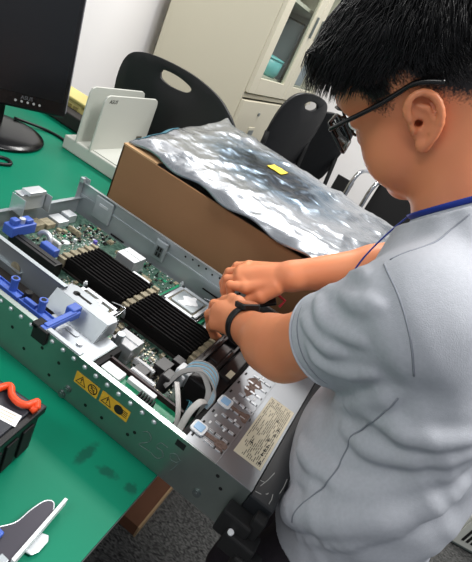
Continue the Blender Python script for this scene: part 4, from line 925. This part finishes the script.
# ---- hair: a cap of short hair with strands combed forward
HAIR = mat('black_hair', (14, 13, 15), .38, spec=.5)
def thick(q):
    hh = hairline(q); x, y, z = np.abs(q[:, 0]), q[:, 1], q[:, 2]
    topm = np.clip((z-.052-.0*y)/.040, 0, 1); t_ = -.004+.004*np.clip((hh-.026)/.02, 0, 1)+.0135*topm**.8+.005*np.clip((y-.02)/.05, 0, 1)*topm
    return np.where(hh > .024, t_, -.006)
def hair_sdf(P):
    q = (P-HC)@HB; base = smin(fell(q, (0, -.012, .052), (.077, .098, .086)), fell(q, (0, .030, .045), (.067, .066, .064)), .03)
    n = .0012*np.sin(q[:, 0]*170+4*np.sin(q[:, 1]*40))*np.clip((q[:, 2]-.06)/.03, 0, 1)+.002*np.sin(q[:, 0]*330+q[:, 1]*60)*np.clip((q[:, 2]-.05)/.03, 0, 1)
    return base-thick(q)-n
V, F = surface(hair_sdf, HC-.19, HC+.19, .0026); Vk = (V-HC)@HB
cap_o = meshobj('hair', V, F, HAIR, man)
rs = np.random.default_rng(4); b = MB(); cnt = 0; vs = []; fs = []
skull = lambda q: smin(fell(q, (0, -.012, .052), (.077, .098, .086)), fell(q, (0, .030, .045), (.067, .066, .064)), .03)
def strand(p, dirs, L_, r):
    global vs, fs
    k = len(vs); n = len(dirs)
    for i in range(n+1):
        rr = r*(1-i/n)**.6+.00008
        for j in range(3):
            a = 2.094*j; vs.append(p+rr*np.array([math.cos(a), math.sin(a)*.5, math.sin(a)]))
        if i < n: p = p+dirs[i]*L_/n
    for i in range(n):
        for j in range(3): fs.append((k+i*3+j, k+i*3+(j+1) % 3, k+i*3+3+(j+1) % 3, k+i*3+3+j))
cand = rs.normal(size=(30000, 3)); cand /= np.linalg.norm(cand, axis=1)[:, None]
cand = np.array([0, -.005, .05])+cand*.085
for _ in range(12): cand = cand-skull(cand)[:, None]*grad(skull, cand)*.8
hh = hairline(cand); nr = grad(skull, cand); th = thick(cand)
crown = np.array([0, -.055, .13])
for p, n, h_, t_ in zip(cand, nr, hh, th):
    if h_ < .002+.042*rs.random()**.8 or cnt > 13000: continue
    away = p-crown; away = away-n*(away@n); away = away/(np.linalg.norm(away)+1e-6)
    z = p[2]; fw = np.array([0, 1, -.15]); topm = min(1, max(0, (z-.058)/.035))
    if topm > .15:
        if rs.random() < .25: continue
        L_ = (.022+.022*topm*(1 if p[1] > .0 else .7))*rs.uniform(.6, 1.25); side = .8 if p[1] > -.02 else .3
        d0 = nrm(n*.55+away*.5+fw*side*.8+rs.normal(size=3)*.16); d1 = nrm(n*.05+away*.5+fw*side+rs.normal(size=3)*.14+np.array([0, 0, -.25])); d2 = nrm(-n*.15+away*.4+fw*side*1.0+np.array([0, 0, -.55])+rs.normal(size=3)*.15)
        s0 = p+n*max(0, t_*.75); strand(s0, [d0, d1, d2], L_, rs.uniform(.0005, .0011))
    else:
        L_ = .0035+.010*max(0, min(1, (h_-.012)/.05)); d0 = nrm(n*.35+np.array([0, -.1, -1])+rs.normal(size=3)*.2); strand(p+n*max(0, t_*.5), [d0], L_, .00045)
    cnt += 1
# fringe hanging over the forehead
for _ in range(620):
    x = rs.uniform(-.052, .060); yb = .078-.25*x*x/.06+rs.uniform(-.012, .014); p = np.array([x, yb, .105+rs.uniform(-.01, .014)]); L_ = rs.uniform(.022, .044)
    d0 = nrm([rs.normal()*.15+x*2, 1, .15]); d1 = nrm([rs.normal()*.15+x*2, .75, -.7]); d2 = nrm([rs.normal()*.1, .25, -1]); strand(p, [d0, d1, d2], L_, rs.uniform(.0005, .0011))
b = MB(HC, HB); b.add(vs, fs); st = b.build('hair_strands', HAIR, cap_o, smooth=True); st['kind'] = 'stuff'
eb = []
for s in (-1, 1): MB(HC, HB).tube([(s*.014, .099, .041), (s*.028, .097, .046), (s*.045, .088, .044), (s*.054, .079, .039)], [.002, .0032, .003, .0012], 8, flat=.5).build('eyebrow', HAIR, man, smooth=True)
# ---- glasses
g = thing('glasses', tuple(hw((0, .105, .022))), 'black rectangular spectacles worn by the person in the grey shirt', 'glasses')
GF = mat('frame_black', (12, 12, 13), .25)
LENS = thinglass('lens', .1)
hb = lambda: MB(HC, HB)
for s in (-1, 1):
    xa, xb = (s*.008, s*.066) if s > 0 else (s*.066, s*.008); outl = rrect(min(xa, xb), max(xa, xb), -.004, .036, .009)
    wrap = lambda x: .1085-2.2*x*x
    P_ = [(u, wrap(u), v) for u, v in outl]; P_.append(P_[0])
    hb().tube(P_, .0021, 8).build('lens_rim', GF, g, smooth=True)
    hb().add([(u, wrap(u), v) for u, v in outl]+[(u, wrap(u)+.0012, v) for u, v in outl], [tuple(range(len(outl))), tuple(range(len(outl), 2*len(outl)))[::-1]]+[(i, (i+1) % len(outl), len(outl)+(i+1) % len(outl), len(outl)+i) for i in range(len(outl))]).build('lens', LENS, g)
    tmp = [(s*.066, .0995, .030), (s*.0735, .094, .0305), (s*.0760, .070, .0315), (s*.0765, .035, .032), (s*.0775, .008, .0345), (s*.0800, -.008, .036), (s*.081, -.022, .032), (s*.080, -.036, .024)]
    hb().tube(smoothpath(tmp, 4), [.0024]*8+[.0026]*12+[.0030]*9, 8, flat=1.2, up=HU).build('temple', GF, g, smooth=True)
hb().tube(smoothpath([(-.009, .108, .026), (0, .1125, .028), (.009, .108, .026)], 4), .0018, 8).build('bridge', GF, g, smooth=True)
# ---- lanyard round the neck
LY = mat('lanyard_blue', (22, 52, 150), .5)
l = thing('lanyard', tuple(neckb), 'thin blue lanyard round the person\'s neck above the shirt collar', 'lanyard')
def nkring(r, o_, k0, k1, h):
    a = nrm(np.cross(NKN, [0, 1, 0])); bb = np.cross(NKN, a); return [NECKC+NKN*(h+o_*math.sin(2*math.pi*k/40))+r*(a*math.cos(2*math.pi*k/40)+bb*math.sin(2*math.pi*k/40)) for k in range(k0, k1)]
MB().tube(nkring(.0695, 0, 0, 41, .012), .0052, 8, flat=.35).build('strap', LY, l, smooth=True)
MB().tube(smoothpath([NECKC+NKN*.010+np.array([-.045, .045, -.035]), NECKC+np.array([-.070, .03, -.085]), NECKC+np.array([-.078, .025, -.14]), NECKC+np.array([-.07, .02, -.2])]), .004, 8, flat=.3).build('hanging_strap', LY, l, smooth=True)
# ---- smart watch
wa = nrm(LW-LE); WC = LE+(LW-LE)*.93; ups = nrm(np.array([.0, -.25, 1.0])-wa*(np.array([.0, -.25, 1.0])@wa)); sd = np.cross(wa, ups)
wt = thing('wristwatch', tuple(WC), 'black smart watch with a rubber strap on the person\'s left wrist', 'watch')
WR = mat('watch_rubber', (16, 16, 18), .45)
MB().tube([WC+(.0325*math.cos(a)*sd+.0335*math.sin(a)*ups) for a in np.linspace(0, 2*math.pi, 37)], 0.0095*1.15, 10, flat=.2, up=sd, cap=False).build('strap', WR, wt, smooth=True)
Rw = np.stack([sd, wa, ups], 1)
MB(WC, Rw).prism(rrect(-.017, .017, -.020, .020, .007), .031, .041).build('case', WR, wt, bev=.002)
MB(WC, Rw).prism(rrect(-.0145, .0145, -.0175, .0175, .005), .041, .0418).build('watch_face', mat('watch_glass', (8, 8, 10), .05, coat=1), wt)
# ---- the plug and cable the hands hold
t = thing('cable_connector', tuple(at(236, 300, .93)), 'black connector with a blue end held between the person\'s fingers above the board', 'connector')
p0, p1, p2 = at(212, 310, .925), at(222, 305, .925), at(240, 296, .925)
MB().tube([p0, p1], .0055, 8).build('blue_end', mat('deep_blue_plastic', (48, 92, 160), .4), t, bev=.001)
MB().tube([p1, p2], .0075, 8).build('grip', BLACK, t, bev=.001)
t = thing('black_module', tuple(at(268, 298, .93)), 'black part with a red edge held under the person\'s right hand', 'module')
q = [at(252, 303, .935), at(276, 300, .93)]
MB().tube([q[0], q[1]], .013, 4).build('housing', BLACK, t, bev=.002)
MB().tube([at(276, 293, .93), at(285, 301, .93), at(279, 307, .93)], .003, 8).build('red_edge', mat('red_plastic', (190, 36, 52), .4), t)
# ================================================================== light
def area(name, loc, rot, sx, sy, power, col=(1, 1, 1)):
    l = bpy.data.lights.new(name, 'AREA'); l.shape = 'RECTANGLE'; l.size = sx; l.size_y = sy; l.energy = power; l.color = col
    o = bpy.data.objects.new(name, l); COL.objects.link(o); o.location = loc; o.rotation_euler = rot; return o
area('ceiling_lamp', (.0, 1.7, 1.85), (0, 0, 0), 1.2, .4, 44, (1, .98, .95))
area('ceiling_lamp', (1.3, .2, 1.85), (0, 0, 0), 1.2, .4, 38, (1, .98, .95))
area('ceiling_lamp', (-.2, -1.5, 1.85), (0, 0, 0), 1.2, .4, 20, (1, .98, .95))
w = bpy.data.worlds.new('world'); SC.world = w; w.use_nodes = True
w.node_tree.nodes['Background'].inputs[0].default_value = (.88, .93, 1, 1); w.node_tree.nodes['Background'].inputs[1].default_value = .36
SC.view_settings.view_transform = 'Standard'; SC.view_settings.look = 'None'; SC.view_settings.gamma = 1; SC.view_settings.use_curve_mapping = False; SC.view_settings.exposure = .18
